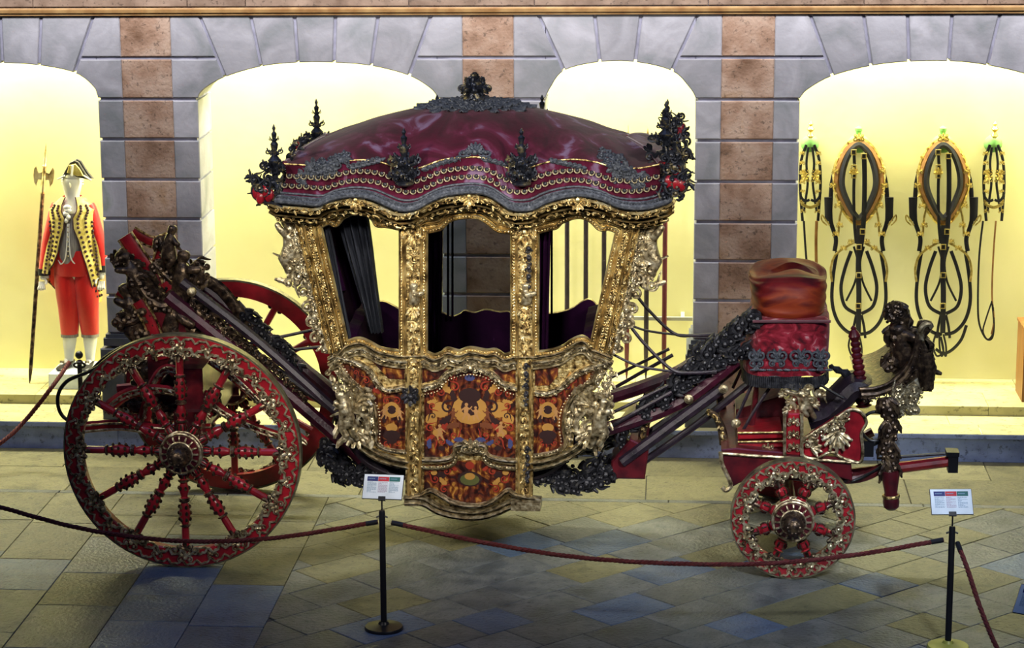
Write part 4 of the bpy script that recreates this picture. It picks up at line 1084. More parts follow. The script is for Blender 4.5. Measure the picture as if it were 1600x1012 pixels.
m = MB(); lp_ = resample(loop(.075, .022)+[loop(.075, .022)[0]], 460)
for p in lp_: m.ball(p, (.008, .008, .013), 5, 4)
m.build('bobble_fringe', 'braid', coach)['kind'] = 'stuff'
m = MB(); m.tube(loop(1.0, .002), .006, 6, closed=True); m.build('gilt_welt', 'gold', coach)
# tassels in two rows
def tassel_mesh():
    m = MB(); m.ball((0, -.004, 0), (.013, .012, .013), 8, 6); m.cur = 1
    m.tube([(.0175*cos(a), -.006, .0175*sin(a)) for a in [(-.3+4.4*i/11)+pi-.4 for i in range(12)]], .005, 5)
    return m
t0 = tassel_mesh().build('tassel', ['blackcarve', 'silvergilt'], None)
first = True
near_idx = []
for k, st_ in ((.44, 0), (.70, .5)):
    ring_ = [roof_pt(i, k) for i in range(nr)]
    nearp = resample(ring_[0:n1+1], 54); side = resample(ring_[n1:n1+n2+1], 16)
    side2 = resample(ring_[2*n1+n2:]+[ring_[0]], 16)
    for P_, rz in ((nearp, 0), (side, pi/2), (side2, -pi/2)):
        for j, p in enumerate(P_[:-1]):
            q_ = p.lerp(P_[j+1], st_)
            o = t0 if first else t0.copy()
            if not first: COL.objects.link(o)
            o.parent = coach; o.matrix_parent_inverse = Matrix.Translation(-coach.location)
            d = Vector((sin(rz), -cos(rz), 0)); o.location = q_+d*.016; o.rotation_euler = (0, 0, rz); first = False
# leafy boss around the crown, applique scrolls on the dome
m = MB()
for ring_i, (rx_, ry_, n_, LL_) in enumerate(((.30, .26, 22, .13), (.20, .18, 16, .12), (.10, .10, 10, .10))):
    for i in range(n_):
        a = 2*pi*i/n_; x, y = cen.x+rx_*.6*cos(a), cen.y+ry_*.6*sin(a)
        h = bvh.ray_cast(Vector((x, y, 5)), Vector((0, 0, -1))); p = h[0]; nn = h[1] if h[1].z > 0 else -h[1]
        out = Vector((cos(a), sin(a), 0)); out = (out-nn*out.dot(nn)).normalized(); sd = nn.cross(out)
        o = Orn(m, p+nn*.008, (sd, out, nn)); o.leaf((0, 0), pi/2, LL_, .035, .015); o.spiral((.02, .05), .02, th=.008, tail=.04)
for k in range(16):
    a = 2*pi*k/16; x, y = cen.x+.2*cos(a), cen.y+.17*sin(a); h = bvh.ray_cast(Vector((x, y, 5)), Vector((0, 0, -1)))
    m.tube([h[0]+Vector((0, 0, .01)), Vector((cen.x, cen.y, ZTOP+.03))], .012, 5)
for k in range(22):
    a = 2*pi*k/22; x, y = cen.x+.27*cos(a), cen.y+.20*sin(a); h = bvh.ray_cast(Vector((x, y, 5)), Vector((0, 0, -1))); nn = h[1] if h[1].z > 0 else -h[1]
    out = Vector((cos(a), sin(a), 0)); out = (out-nn*out.dot(nn)).normalized(); o = Orn(m, h[0]+nn*.006, (nn.cross(out), out, nn)); o.leaf((0, 0), pi/2, .10 if k % 2 else .15, .03, .012); o.spiral((.02, .05), .018, th=.007, tail=.04)
m.build('crown_foliage', 'braid', coach)
def on_roof(m, x, y, fn, up=(0, 0, 1)):
    p, nn = snap(x, y); v = Vector(up)-nn*Vector(up).dot(nn); v.normalize(); u_ = v.cross(nn); 
    if u_.x < 0: u_ = -u_
    fn(Orn(m, p+nn*.006, (u_, v, nn)))
m = MB()
def tri(o):
    o.cartouche((0, .02), .075); o.fan((0, .05), pi/2, 1.6, 5, .07, .016, .012)
    for sg in (1, -1): o.spiral((sg*.07, .0), .03, a0=pi/2, turn=-sg, th=.011, tail=.06)
on_roof(m, 742, 243, tri)
for sg in (1, -1):
    for k in range(6): on_roof(m, 735+sg*(20+k*9), 250+k*1.6+k*k*.25, lambda o: (o.leaf((0, 0), (0 if sg > 0 else pi), .05, .014, .01), o.spiral((0, .012), .014, th=.006, tail=.02)))
for cx, cy, wd, hh in ((505, 262, 38, 12), (972, 262, 34, 16)):
    for k in range(46):
        t = rnd.uniform(-1, 1); sl = -.42 if cx < 700 else .62
        x = cx+t*wd; y = cy+t*wd*sl+rnd.uniform(-1, 1)*hh*(1-.5*abs(t)); 
        on_roof(m, x, y, lambda o: (o.leaf((0, 0), rnd.uniform(0, 6.28), .06, .018, .008), o.spiral((0, 0), .022, a0=rnd.uniform(0, 6), th=.008, tail=.03)))
for x0, x1, y0, y1 in ((545, 590, 262, 250), (860, 905, 252, 262)):
    for k in range(7): t = k/6; on_roof(m, x0+(x1-x0)*t, y0+(y1-y0)*t, lambda o: (o.leaf((0, 0), 0, .05, .014, .01), o.spiral((0, .01), .014, th=.006, tail=.02)))
m.build('applique_scrollwork', 'braid', coach)
# corner piping ridges
m = MB()
for i0 in (0, n1, n1+n2, 2*n1+n2):
    m.tube([roof_pt(i0, 1+.95*j/14)+Vector((0, 0, .004)) for j in range(15)], [.018*(1-.6*j/14) for j in range(15)], 6)
m.build('ridge_piping', 'velvetdark', coach)
# finials
def finial(H, tiers, rich=1.0, seed=0):
    m = MB(); r_ = random.Random(seed)
    m.lathe([(.035, 0), (.05, .01), (.05, .02), (.02, .035), (.02, .06), (.035, .07), (.02, .08)], (0, 0, 0), n=12)
    m.lathe([(.014, .05), (.03, H*.30), (.045, H*.38), (.02, H*.46), (.012, H*.50), (.022, H*.60), (.026, H*.66), (.010, H*.72), (.016, H*.80), (.018, H*.84), (.006, H*.88), (.012, H*.93), (.002, H)], (0, 0, 0), n=10)
    for (t, wd, n) in tiers:
        for k in range(n):
            a = 2*pi*k/n+.4; d = (cos(a), sin(a), 0); o = Orn(m, (0, 0, H*t), (d, (0, 0, 1), (-sin(a), cos(a), 0)))
            o.spiral((wd*.78, wd*.12), wd*.26, a0=-pi/2, turn=1, th=wd*.10, tail=wd*.55, rounds=1.1)
            o.leaf((wd*.1, -.01), .3, wd*.8, wd*.12, wd*.1, bend=1.3); o.leaf((wd*.2, 0), -.6, wd*.5, wd*.12, wd*.1, bend=-1)
            o.leaf((wd*.75, .01), 1.3, wd*.45, wd*.08, 0)
            for q_ in range(int(2*rich)): o.spiral((wd*r_.uniform(.1, .6), wd*r_.uniform(-.4, .1)), wd*.16, a0=r_.uniform(0, 6.3), th=wd*.07, tail=wd*.2, w=r_.uniform(-.2, .2)*wd)
    return m
def place_part(src, loc, name, mt='finial', par=None):
    o = src if not src.get('used') else src.copy()
    if src.get('used'): COL.objects.link(o)
    else: src['used'] = 1
    if 'used' in o.keys() and o is not src: del o['used']
    o.parent = coach; o.matrix_parent_inverse = Matrix.Translation(-coach.location); o.location = loc; return o
fa = finial(.42, ((.26, .10, 5), (.52, .055, 4), (.74, .032, 4)), 1.5, 1).build('corner_finial', 'finial')
b0 = at(430, 285, Y=.14); top0 = at(430, 194, Y=.14).z
place_part(fa, b0, 'x'); fa.scale = (1, 1, (top0-b0.z)/.42)
pf = at(494, 150, Y=1.80); o = place_part(fa, (pf.x, 1.80, pf.z-.40), 'x')
o = place_part(fa, at(1040, 240, Y=.16), 'x'); o.scale = (1.1, 1.1, (at(1040, 158, Y=.16).z-at(1040, 240, Y=.16).z)/.42)
o = place_part(fa, Vector((at(1040, 240, Y=.16).x, 1.80, pf.z-.40)), 'x')
fb = finial(.36, ((.20, .08, 6), (.42, .085, 6), (.66, .035, 5)), 1.5, 2).build('urn_finial', 'finial')
for x in (632, 815): 
    p = at(x, 290, Y=.10); o = place_part(fb, p, 'x'); o.scale = (1.25, 1.25, (at(x, 200, Y=.10).z-p.z)/.36)
for x in (683, 847):
    p = at(x, 151, Y=1.78); o = place_part(fb, (p.x, 1.78, p.z-.36), 'x')
# crown
m = MB(); m.lathe([(.09, 0), (.10, .02), (.07, .03), (.06, .07), (.085, .09), (.10, .115), (.06, .13), (.045, .16), (.05, .175), (.02, .20), (.025, .215), (.002, .225)], (0, 0, 0), n=14)
for a_, wd, z in ((8, .10, .02), (8, .115, .10), (8, .07, .14)):
    for k in range(a_):
        a = 2*pi*k/a_; o = Orn(m, (0, 0, z), ((cos(a), sin(a), 0), (0, 0, 1), (-sin(a), cos(a), 0)))
        o.spiral((wd*.8, 0), wd*.2, a0=pi/2, turn=-1, th=.012, tail=wd*.4); o.leaf((wd*.4, .03), 1.3 if z < .13 else 2.0, .07, .02, .0); o.leaf((wd*.6, .0), -1.0, .05, .016, .0)
co_ = m.build('crown_finial', 'finial'); p = at(742, 160, Y=YC); place_part(co_, (p.x, YC, ZTOP), 'x'); co_.scale = (.95, .95, (at(742, 115, Y=YC).z-ZTOP)/.225)
# corner volutes of the cornice
m = MB(); mr = MB()
for cx, cy, sg in ((410, 296, -1), (1054, 272, 1)):
    k_ = 1 if sg < 0 else 1.25
    for YY in (.12, 1.82):
        p = at(cx, cy, Y=.12); p = Vector((p.x, YY, p.z)); o = Orn(m, p)
        if sg < 0:
            o.spiral((0, 0), .07, a0=-pi/2, turn=-1, th=.018, tail=.13, rounds=1.2); N_ = 26; ex_, ezz = .075, .08
        else:
            o.spiral((0, .05), .06, a0=-pi/2, turn=1, th=.018, tail=.1); o.spiral((.02, -.06), .06, a0=-pi/2, turn=1, th=.018, tail=.1); N_ = 46; ex_, ezz = .085, .15
        for k in range(N_):
            u_ = rnd.uniform(-1, 1); v_2 = rnd.uniform(-1, 1)
            a = math.atan2(v_2, u_)
            if k % 3 == 0: o.leaf((u_*ex_, v_2*ezz), a+rnd.uniform(-.7, .7), .065, .013, .02, w=rnd.uniform(-.05, .05), bend=rnd.uniform(-2.5, 2.5))
            o.spiral((u_*ex_*.9, v_2*ezz), .026, a0=rnd.uniform(0, 6), th=.010, tail=.055, w=rnd.uniform(-.04, .04))
        for k in range(5): mr.ball(p+Vector((rnd.uniform(-.05, .05), rnd.uniform(-.03, .03), rnd.uniform(-1, 1)*ezz*.7)), (.03, .03, .045), 8, 6)
    # short garland climbing the roof corner
P_ = [at(x, y, Y=.2) for x, y in ((445, 262), (455, 240), (470, 222), (482, 216))]; carve_path(m, P_, .09, .05, 5, th=1.2)
P_ = [at(x, y, Y=.2) for x, y in ((1030, 285), (1024, 262), (1018, 240), (1010, 224))]; carve_path(m, P_, .10, .045, 6, th=1.2)
carve_path(m, [at(x, y, Y=.12) for x, y in ((400, 300), (425, 304), (445, 310), (470, 314))], .07, .045, 9)
carve_path(m, [at(x, y, Y=.12) for x, y in ((1020, 316), (1040, 310), (1058, 296), (1066, 280))], .09, .045, 10)
m.build('corner_volute', 'finial', coach); mr.build('volute_lining', 'redpaint', coach)

# ---- running gear: poles, straps and braces ----------------------------
def Q(x, y, Y): return at(x, y, Y=Y)
def beam(pts, Y, r, mt, name, flat_=1.0, n=8, Y2=None, smoothc=True):
    m = MB(); k = len(pts); ys = [Y+((Y2 if Y2 is not None else Y)-Y)*i/(k-1) for i in range(k)]
    P = [Q(x, y, yy) for (x, y), yy in zip(pts, ys)]
    if smoothc and k > 2: P = catmull(P, 6)
    m.tube(P, r, n, flat=flat_, up=(0, 1, 0)); return m.build(name, mt, coach)
def mir(o):   # same part on the far side
    for x_ in EXTRA.get(o.name, []): mir(x_)
    c = o.copy(); COL.objects.link(c); c.parent = coach; me = o.data.copy(); 
    for v in me.vertices: v.co.y = 2*YC-v.co.y
    me.flip_normals(); c.data = me; c.matrix_parent_inverse = Matrix.Translation(-coach.location); return c
for args in ((((262, 462), (420, 590), (590, 738)), .60, .050, 'maroonleather', 'perch_pole', 1.0),
             (((284, 440), (406, 535), (545, 660)), .50, .034, 'leather', 'suspension_strap', 1.3),
             (((300, 500), (400, 588), (560, 700)), .75, .028, 'leather', 'suspension_strap', 1.3),
             (((972, 722), (1130, 606)), .45, .038, 'leather', 'front_brace', 1.0),
             (((1004, 722), (1090, 662), (1178, 592)), .62, .026, 'leather', 'front_brace', 1.0),
             (((936, 674), (1005, 652), (1073, 622), (1150, 562)), .52, .050, 'maroonleather', 'suspension_strap', 1.2)):
    o = beam(*args)
    if args[0] != ((284, 440), (406, 535), (545, 660)): mir(o)
beam(((316, 440), (420, 530), (540, 622)), 1.44, .034, 'leather', 'suspension_strap', 1.3)
for pts, Y, r in ((((978, 500), (1008, 538), (1051, 578), (1085, 582), (1120, 580)), .40, .012), (((957, 553), (1003, 573), (1076, 582), (1120, 582)), .40, .009),
                  (((940, 653), (1044, 602)), .42, .012), (((950, 668), (1010, 634), (1050, 612)), .42, .014), (((1177, 596), (1149, 658)), .5, .012), (((1202, 606), (1176, 646), (1152, 688)), .5, .012)):
    mir(beam(pts, Y, r, 'leather', 'guide_strap', 1.0, 6))
for pts in (((345, 545), (430, 528), (522, 508)), ((425, 552), (470, 545), (522, 540)), ((372, 470), (440, 545), (500, 600))):
    beam(pts, 1.35, .012, 'leather', 'stay_rod', 1.0, 6)
mir(beam(((318, 436), (345, 452), (372, 486), (392, 512)), 1.30, .045, 'bronze', 'carved_bracket', .6))
# bolts on the braces
for x, y, Y in ((1130, 606, .40), (1076, 622, .44), (300, 455, .44), (1150, 660, .45)):
    m = MB(); p = Q(x, y, Y); m.lathe([(.03, 0), (.034, -.015), (.03, -.03), (.012, -.035), (.014, -.05), (.002, -.055)], p, (0, 1, 0), 14); m.build('brace_bolt', 'silvergilt', coach)
# carved crest along the front braces and the rear straps
for k_, (pts, Y, wd, mt) in enumerate(((((1000, 650), (1040, 615), (1085, 575), (1130, 535), (1186, 492)), .48, .13, 'blackcarve'), (((1030, 636), (1075, 596), (1125, 566), (1175, 545)), .44, .10, 'blackcarve'),
                         (((1078, 560), (1112, 536), (1150, 512), (1186, 484)), .60, .10, 'blackcarve'), (((380, 486), (400, 508), (440, 545), (470, 580)), 1.28, .12, 'blackcarve'),
                         (((300, 470), (350, 520), (410, 560), (480, 630)), .58, .06, 'bronze'), (((965, 700), (985, 668), (1010, 640), (1050, 600)), .5, .10, 'blackcarve'))):
    m = MB(); carve_path(m, catmull([Q(x, y, Y) for x, y in pts], 5), wd, .045, 50+k_, th=1.3, leafy=False); carve_path(m, catmull([Q(x, y, Y+.06) for x, y in pts], 5), wd*1.1, .05, 60+k_, th=1.3, leafy=False); m.build('brace_carving', mt, coach)
# curved gilt legs of the fore carriage
for pts, r in ((((1004, 694), (1004, 676), (1010, 660), (1024, 648)), [.03, .034, .028, .02]), (((1104, 641), (1118, 650), (1127, 668), (1132, 694)), [.018, .024, .03, .034])):
    m = MB(); P = catmull([Q(x, y, .55) for x, y in pts], 5); rs = [r[0]+(r[-1]-r[0])*i/(len(P)-1) for i in range(len(P))]; m.tube(P, rs, 8, flat=.6); m.cur = 1
    carve_path(m, shift(P, -.03), .045, .04, 4); mir(m.build('curved_leg', ['bronze', 'gold'], coach))
# black scroll work slung beneath the body at both ends
for s_i, (segs, ends) in enumerate((([(508, 700), (520, 728), (549, 740), (580, 738), (612, 722), (634, 728)], 1), ([(833, 734), (852, 742), (884, 752), (912, 752), (938, 745), (958, 728)], 2))):
    m = MB(); P = catmull([Q(x, y, .5) for x, y in segs], 5); carve_path(m, P, .16, .05, 70+s_i, th=1.4, leafy=False); carve_path(m, shift([p+Vector((0, 0, .05)) for p in P], .10), .14, .05, 75+s_i, th=1.4, leafy=False); carve_path(m, [p+Vector((0, -.05, -.03)) for p in P], .10, .045, 78+s_i, th=1.4, leafy=False)
    for k in range(4): o = Orn(m, P[int((k+.5)*len(P)/4)]+Vector((0, -.04, 0))); o.cartouche((0, 0), .08)
    m.tube(P, .03, 8)
    mir(m.build('underbody_scrollwork', 'blackcarve', coach))
mir(beam(((548, 690), (575, 720), (610, 738), (636, 742)), .45, .035, 'leather', 'sling_strap', 1.5)); mir(beam(((905, 672), (888, 706), (860, 732), (834, 742)), .45, .035, 'leather', 'sling_strap', 1.5))
m = MB(); a, b = Q(955, 748, .45), Q(1008, 700, .45); m.prism([(a.x, a.z), (b.x, a.z), (Q(1014, 704, .45).x, b.z), (Q(985, 690, .45).x, b.z+.06), (a.x, a.z+.12)], .45, .75, .01); mir(m.build('pole_end', 'darkred', coach, smooth=False))
# rear axle carriage
m = MB(); m.tube([(XR, .10, RRW), (XR, 2*YC-.10, RRW)], .05, 12); m.build('rear_axle', 'darkred', coach)
m = MB(); m.box((XR-.09, .22, RRW+.05), (XR+.09, 2*YC-.22, RRW+.22)); m.box((XR-.06, .3, RRW+.22), (XR+.10, 2*YC-.3, RRW+.50)); m.build('axle_bolster', 'darkred', coach, smooth=False)
m = MB(); m.tube([(XF, .10, RFW), (XF, 2*YC-.10, RFW)], .04, 12); m.build('front_axle', 'darkred', coach)
for x0, x1 in ((128, 330),):
    for yy in (.42,):
        m = MB(); P = [Q(x, y, yy) for x, y in ((128, 668), (190, 664), (255, 672), (330, 670))]; P = catmull(P, 5); m.tube(P, .04, 8, flat=.7); m.cur = 1
        m.tube([p+Vector((0, -.03, .02)) for p in P], .008, 6); m.tube([p+Vector((0, -.03, -.02)) for p in P], .008, 6); mir(m.build('rear_futchell', ['redpaint', 'silvergilt'], coach))
for pts, Y in ((((165, 640), (200, 615), (250, 608), (300, 622), (330, 650)), .40), (((225, 655), (240, 600), (262, 575), (300, 590)), .46), (((330, 560), (380, 600), (440, 660), (480, 690)), .36), (((300, 600), (345, 640), (400, 668), (470, 690)), .40)):
    m = MB(); P = catmull([Q(x, y, Y) for x, y in pts], 5); m.tube(P, [.045*(1-.5*i/len(P)) for i in range(len(P))], 8, flat=.7); m.cur = 1
    m.tube([p+Vector((0, -.035, .015)) for p in P], .007, 6); m.tube([p+Vector((0, -.035, -.015)) for p in P], .007, 6); carve_path(m, shift(P, -.04), .05, .06, 8); mir(m.build('red_scroll_arm', ['redpaint', 'silvergilt'], coach))
# rear group of carved figures
m = MB()
def ribbon(pts, Y, w0, w1, Y2=None):
    P = catmull([Q(x, y, Y) for x, y in pts], 6); n = len(P); m.cur = 0; m.tube(P, [w0+(w1-w0)*i/(n-1) for i in range(n)], 8, flat=.35, up=(0, 1, 0)); m.cur = 1
    for sg in (1, -1):
        E_ = []
        for i, p in enumerate(P):
            t = (P[min(i+1, n-1)]-P[max(i-1, 0)]).normalized(); nn = Vector((-t.z, 0, t.x)); E_.append(p+nn*sg*(w0+(w1-w0)*i/(n-1))*.92+Vector((0, -.02, 0)))
        m.tube(E_, .009, 5)
for rb in ((((196, 368), (212, 392), (232, 420), (246, 448), (250, 490)), .72, .060, .05), (((262, 378), (252, 400), (246, 430), (240, 470)), .78, .05, .045), (((208, 360), (226, 372), (244, 378), (264, 372)), 1.0, .035, .045),
           (((186, 452), (200, 462), (214, 480), (226, 510)), .7, .05, .04), (((216, 470), (234, 500), (246, 530), (256, 560)), .6, .05, .05), (((258, 440), (280, 470), (300, 500), (316, 530)), .7, .05, .06)):
    m = MB(); ribbon(*rb); m.build('carved_ribbon', ['redpaint', 'gold'], coach)
for base, sc, f, ln_, ar in (((258, 392), .24, 1, .3, ((.4, .3), (-.3, .2))), ((222, 440), .30, -1, .5, ((.35, .55), (-.2, .3))), ((276, 446), .32, 1, .2, ((.5, .5), (-.3, .5))), ((222, 500), .36, -1, .4, ((.25, .6), (.2, .2))), ((258, 524), .42, 1, .2, ((.5, .3), (-.5, .6))),
        ((285, 500), .30, 1, .4, ((.5, .3), (-.4, .5))), ((235, 632), .36, 1, -.1, ((.5, .6), (-.5, .4))), ((300, 560), .30, -1, .2, ((.5, .3), (-.4, .5)))):
    putto('carved_figure', Q(base[0], base[1], .66), sc, 'bronze', coach, lean=ln_, face=f, arms=ar)
for i, (pts, Y, wd) in enumerate(((((176, 412), (190, 404), (206, 410), (222, 428)), .66, .12), (((180, 496), (196, 504), (214, 498), (224, 480)), .60, .14), (((250, 372), (254, 388), (262, 402)), .74, .13), (((210, 430), (228, 460), (252, 478), (284, 470)), .62, .16),
        (((240, 410), (270, 440), (296, 452), (306, 430)), .70, .13), (((216, 512), (250, 540), (290, 540), (330, 520)), .62, .18), (((232, 470), (246, 510), (240, 560), (250, 600)), .70, .16), (((300, 470), (330, 500), (360, 530), (380, 560)), .62, .13),
        (((296, 420), (308, 410), (316, 430), (304, 446)), .80, .08), (((200, 545), (214, 575), (230, 600), (228, 640)), .7, .14), (((270, 560), (300, 590), (320, 620), (318, 650)), .55, .14), (((190, 620), (210, 640), (240, 640), (275, 655)), .50, .12))):
    m = MB(); P = catmull([Q(x, y, Y) for x, y in pts], 5); carve_path(m, P, wd, .045, 90+i, th=1.35, leafy=False); carve_path(m, [p+Vector((.01, .07, .0)) for p in P], wd*1.2, .05, 110+i, th=1.35, leafy=False)
    m.tube(P, [wd*.22*(.6+.4*sin(pi*k/(len(P)-1))) for k in range(len(P))], 8); m.build('carved_scroll', 'bronze', coach)
m = MB(); m.box((Q(232, 600, .6).x, .6, .95), (Q(300, 600, .6).x, 2*YC-.6, 1.62)); m.build('rear_standard', 'darkred', coach, smooth=False)
m = MB(); m.tube(catmull([Q(x, y, 1.0) for x, y in ((245, 560), (190, 556), (140, 580), (104, 596), (90, 622), (100, 652), (140, 668))], 7), .014, 8); m.tube(catmull([Q(x, y, 1.15) for x, y in ((250, 540), (200, 540), (165, 558), (140, 582))], 7), .014, 8)
m.build('footboard_hoop', 'black_metal', coach)
# ---- fore carriage ------------------------------------------------------
def slabp(pts, y0, y1, name, mt, ch=.008, sm=False):
    m = MB(); m.prism([(Q(x, y, y0).x, Q(x, y, y0).z) for x, y in pts], y0, y1, ch); return m.build(name, mt, coach, smooth=sm)
slabp([(1127, 702), (1150, 700), (1330, 716), (1332, 752), (1290, 740), (1180, 742), (1142, 762), (1132, 740)], .30, 2*YC-.30, 'bolster', 'darkred')
for y0 in (676, 690):
    slabp([(1153, y0), (1222, y0-2), (1224, y0+9), (1153, y0+11)], .40, 2*YC-.40, 'bolster_board', 'redpaint'); 
    m = MB(); m.tube([Q(1153, y0, .385), Q(1224, y0-1, .385)], .007, 6); m.build('gilt_fillet', 'gold', coach)
slabp([(1150, 640), (1222, 618), (1240, 640), (1240, 680), (1150, 680)], .8, 1.2, 'turntable_block', 'darkred')
m = MB(); m.tube([Q(1127, 708, .29), Q(1180, 712, .29), Q(1250, 716, .29), Q(1330, 722, .29)], .010, 6); m.tube(catmull([Q(x, y, .29) for x, y in ((1126, 706), (1128, 724), (1136, 742), (1142, 758), (1134, 766), (1128, 760))], 5), .016, 6)
o = Orn(m, Q(1200, 702, .38)); o.cartouche((0, 0), .05); m.build('bolster_gilding', 'silvergilt', coach)
slabp([(1225, 712), (1228, 672), (1232, 646), (1250, 646), (1252, 690), (1255, 712)], .30, .42, 'bracket', 'redpaint')
m = MB(); 
for x in (1226, 1253): m.tube(catmull([Q(x, y, .29) for y in (712, 690, 668, 646)], 4), .012, 6)
for y in (700, 680, 660): Orn(m, Q(1240, y, .29)).cartouche((0, 0), .045)
m.build('bracket_gilding', 'silvergilt', coach)
SP = [(1253, 690), (1275, 674), (1303, 656), (1328, 640), (1346, 644), (1354, 660), (1346, 676), (1348, 700), (1344, 722), (1318, 716), (1298, 706), (1276, 716), (1256, 712)]
slabp(SP, .30, .38, 'side_wing', 'redpaint'); slabp(SP, 2*YC-.38, 2*YC-.30, 'side_wing', 'redpaint')
m = MB(); P = catmull([Q(x, y, .29) for x, y in SP], 4, True); m.tube(P, .011, 6, closed=True); carve_path(m, catmull([Q(x, y, .28) for x, y in ((1256, 694), (1280, 680), (1306, 662), (1330, 646))], 5), .09, .04, 13)
o = Orn(m, Q(1308, 682, .28)); o.fan((0, .04), -pi/2, 1.7, 7, .15, .02, .02); o.fan((0, .02), -pi/2, 1.0, 4, .10, .02, .03); o.cartouche((0, .06), .06)
o = Orn(m, Q(1268, 700, .28)); o.fan((0, 0), 0, 1.5, 4, .08, .016, .02)
m.build('wing_gilding', 'silvergilt', coach)
# silver eagle like foliage under the seat
m = MB(); 
for x, y, a in ((1228, 618, 2.6), (1240, 628, 2.9), (1255, 622, .6), (1268, 632, .2), (1262, 612, 1.4), (1280, 620, 1.0), (1235, 640, 3.3)):
    o = Orn(m, Q(x, y, .40)); o.fan((0, 0), a, 1.0, 4, .06, .012, .02); o.spiral((0, .02), .03, th=.012, tail=.06)
m.build('eagle_foliage', 'silvergilt', coach)
putto('carved_bird', Q(1264, 628, .42), .20, 'silvergilt', coach, face=-1, lean=.4, arms=((.6, .7), (-.5, .7)))
# dark leather boot behind the wing, iron hoop, lamp block
m = MB(); P = [Q(x, y, .7) for x, y in ((1262, 650), (1290, 640), (1315, 618), (1335, 600), (1352, 606))]; m.tube(catmull(P, 5), .09, 10, flat=2.2); m.build('leather_boot', 'leather', coach)
m = MB(); c = Q(1367, 666, .42); m.tube([(c.x+.088*cos(2*pi*i/28), .42, c.z+.10*sin(2*pi*i/28)) for i in range(28)], .011, 6, closed=True); m.build('iron_hoop', 'black_metal', coach)
m = MB(); c = Q(1358, 700, .42); m.box((c.x-.035, .42, c.z-.06), (c.x+.03, .5, c.z+.05)); m.build('iron_block', 'black_metal', coach, smooth=False)
mir(beam(((1130, 722), (1220, 740), (1330, 748), (1380, 730)), .5, .035, 'darkred', 'side_rail'))
for pts in (((1268, 590), (1290, 606), (1318, 622)), ((1322, 724), (1345, 706), (1375, 690)), ((1330, 752), (1350, 744), (1385, 724))): beam(pts, .45, .010, 'black_metal', 'iron_stay', 1.0, 6)
# turned post
m = MB(); a, b = Q(1350, 636, .62), Q(1333, 508, .62); d = (b-a); H = d.length; pr2 = [(.035, 0), (.055, .02*H)]
for k in range(11):
    t0_, t1_ = .04+k*.07, .04+(k+1)*.07; r = .050-.0017*k; pr2 += [(r*.75, t0_*H), (r, (t0_+.02)*H), (r*1.02, (t1_-.02)*H), (r*.75, t1_*H-.002)]
pr2 += [(.03, .83*H), (.042, .87*H), (.030, .92*H), (.016, .95*H), (.02, .97*H), (.002, H)]
m.lathe(pr2, a, d, 14); m.build('turned_post', 'darkred', coach)
m = MB(); a, b = Q(1332, 588, .66), Q(1294, 571, .66); m.lathe([(.03, 0), (.02, .02), (.034, .05), (.018, .08), (.026, .11), (.014, .14), (.022, .16), (.004, .175)], a, b-a, 12); m.build('turned_finial', 'blackcarve', coach)
# footboard and its carved apron
m = MB(); arc = catmull([Q(x, y, .5) for x, y in ((1346, 616), (1372, 614), (1396, 604), (1416, 586), (1430, 560), (1436, 530))], 6)
vs = []; fs = []; n = len(arc)
for yy in (.5, 2*YC-.5):
    for p in arc: vs.append((p.x, yy, p.z)); 
    for p in arc: vs.append((p.x-.02, yy, p.z+.045))
for i in range(n-1): fs += [(i, i+1, 2*n+i+1, 2*n+i), (n+i+1, n+i, 3*n+i, 3*n+i+1), (i, n+i, n+i+1, i+1), (2*n+i, 2*n+i+1, 3*n+i+1, 3*n+i)]
m.add(vs, fs); m.build('footboard', 'bronze', coach)
m = MB(); m.tube([p+Vector((0, -.01, 0)) for p in arc], .022, 8); m.tube([p+Vector((-.012, -.015, .04)) for p in arc], .012, 8); carve_path(m, [p+Vector((0, -.02, -.03)) for p in arc], .06, .045, 21); m.build('footboard_edge', 'bronze', coach)
m = MB(); P = [Q(x, y, .48) for x, y in ((1392, 616), (1410, 608), (1434, 590), (1440, 612), (1432, 630), (1416, 640), (1408, 654), (1396, 652))]; m.prism([(p.x, p.z) for p in P], .48, .53, .006)
for k in range(22): o = Orn(m, Q(rnd.uniform(1398, 1432), rnd.uniform(606, 642), .475)); o.spiral((0, 0), .026, a0=rnd.uniform(0, 6), turn=rnd.choice((1, -1)), th=.010, tail=.05)
carve_path(m, [Q(x, y, .47) for x, y in ((1392, 652), (1408, 652), (1420, 638), (1436, 628), (1442, 606))], .04, .04, 9); m.build('carved_apron', 'silvergilt', coach)
# figurehead with curls and drapery
for k_, (base, sc, f, ln_, ar) in enumerate((((1402, 560), .42, 1, .0, ((.3, .35), (.2, .6))), ((1430, 566), .38, 1, .15, ((.22, .35), (-.4, .5))))):
    putto('carved_figure', Q(base[0], base[1], .62), sc, 'bronze', coach, lean=ln_, face=f, arms=ar)
for i, (pts, wd) in enumerate(((((1394, 478), (1402, 500), (1398, 520), (1410, 545), (1400, 570)), .16), (((1416, 520), (1432, 540), (1440, 565), (1452, 590)), .16), (((1438, 560), (1446, 580), (1444, 604)), .14), (((1380, 575), (1400, 560), (1418, 555)), .12))):
    m = MB(); P = catmull([Q(x, y, .60) for x, y in pts], 5); carve_path(m, P, wd, .045, 130+i, th=1.35, leafy=False); carve_path(m, [p+Vector((.01, .07, 0)) for p in P], wd, .05, 140+i, th=1.35, leafy=False)
    m.tube(P, wd*.26, 8); m.build('carved_scroll', 'bronze', coach)
m = MB(); o = Orn(m, Q(1397, 484, .58))
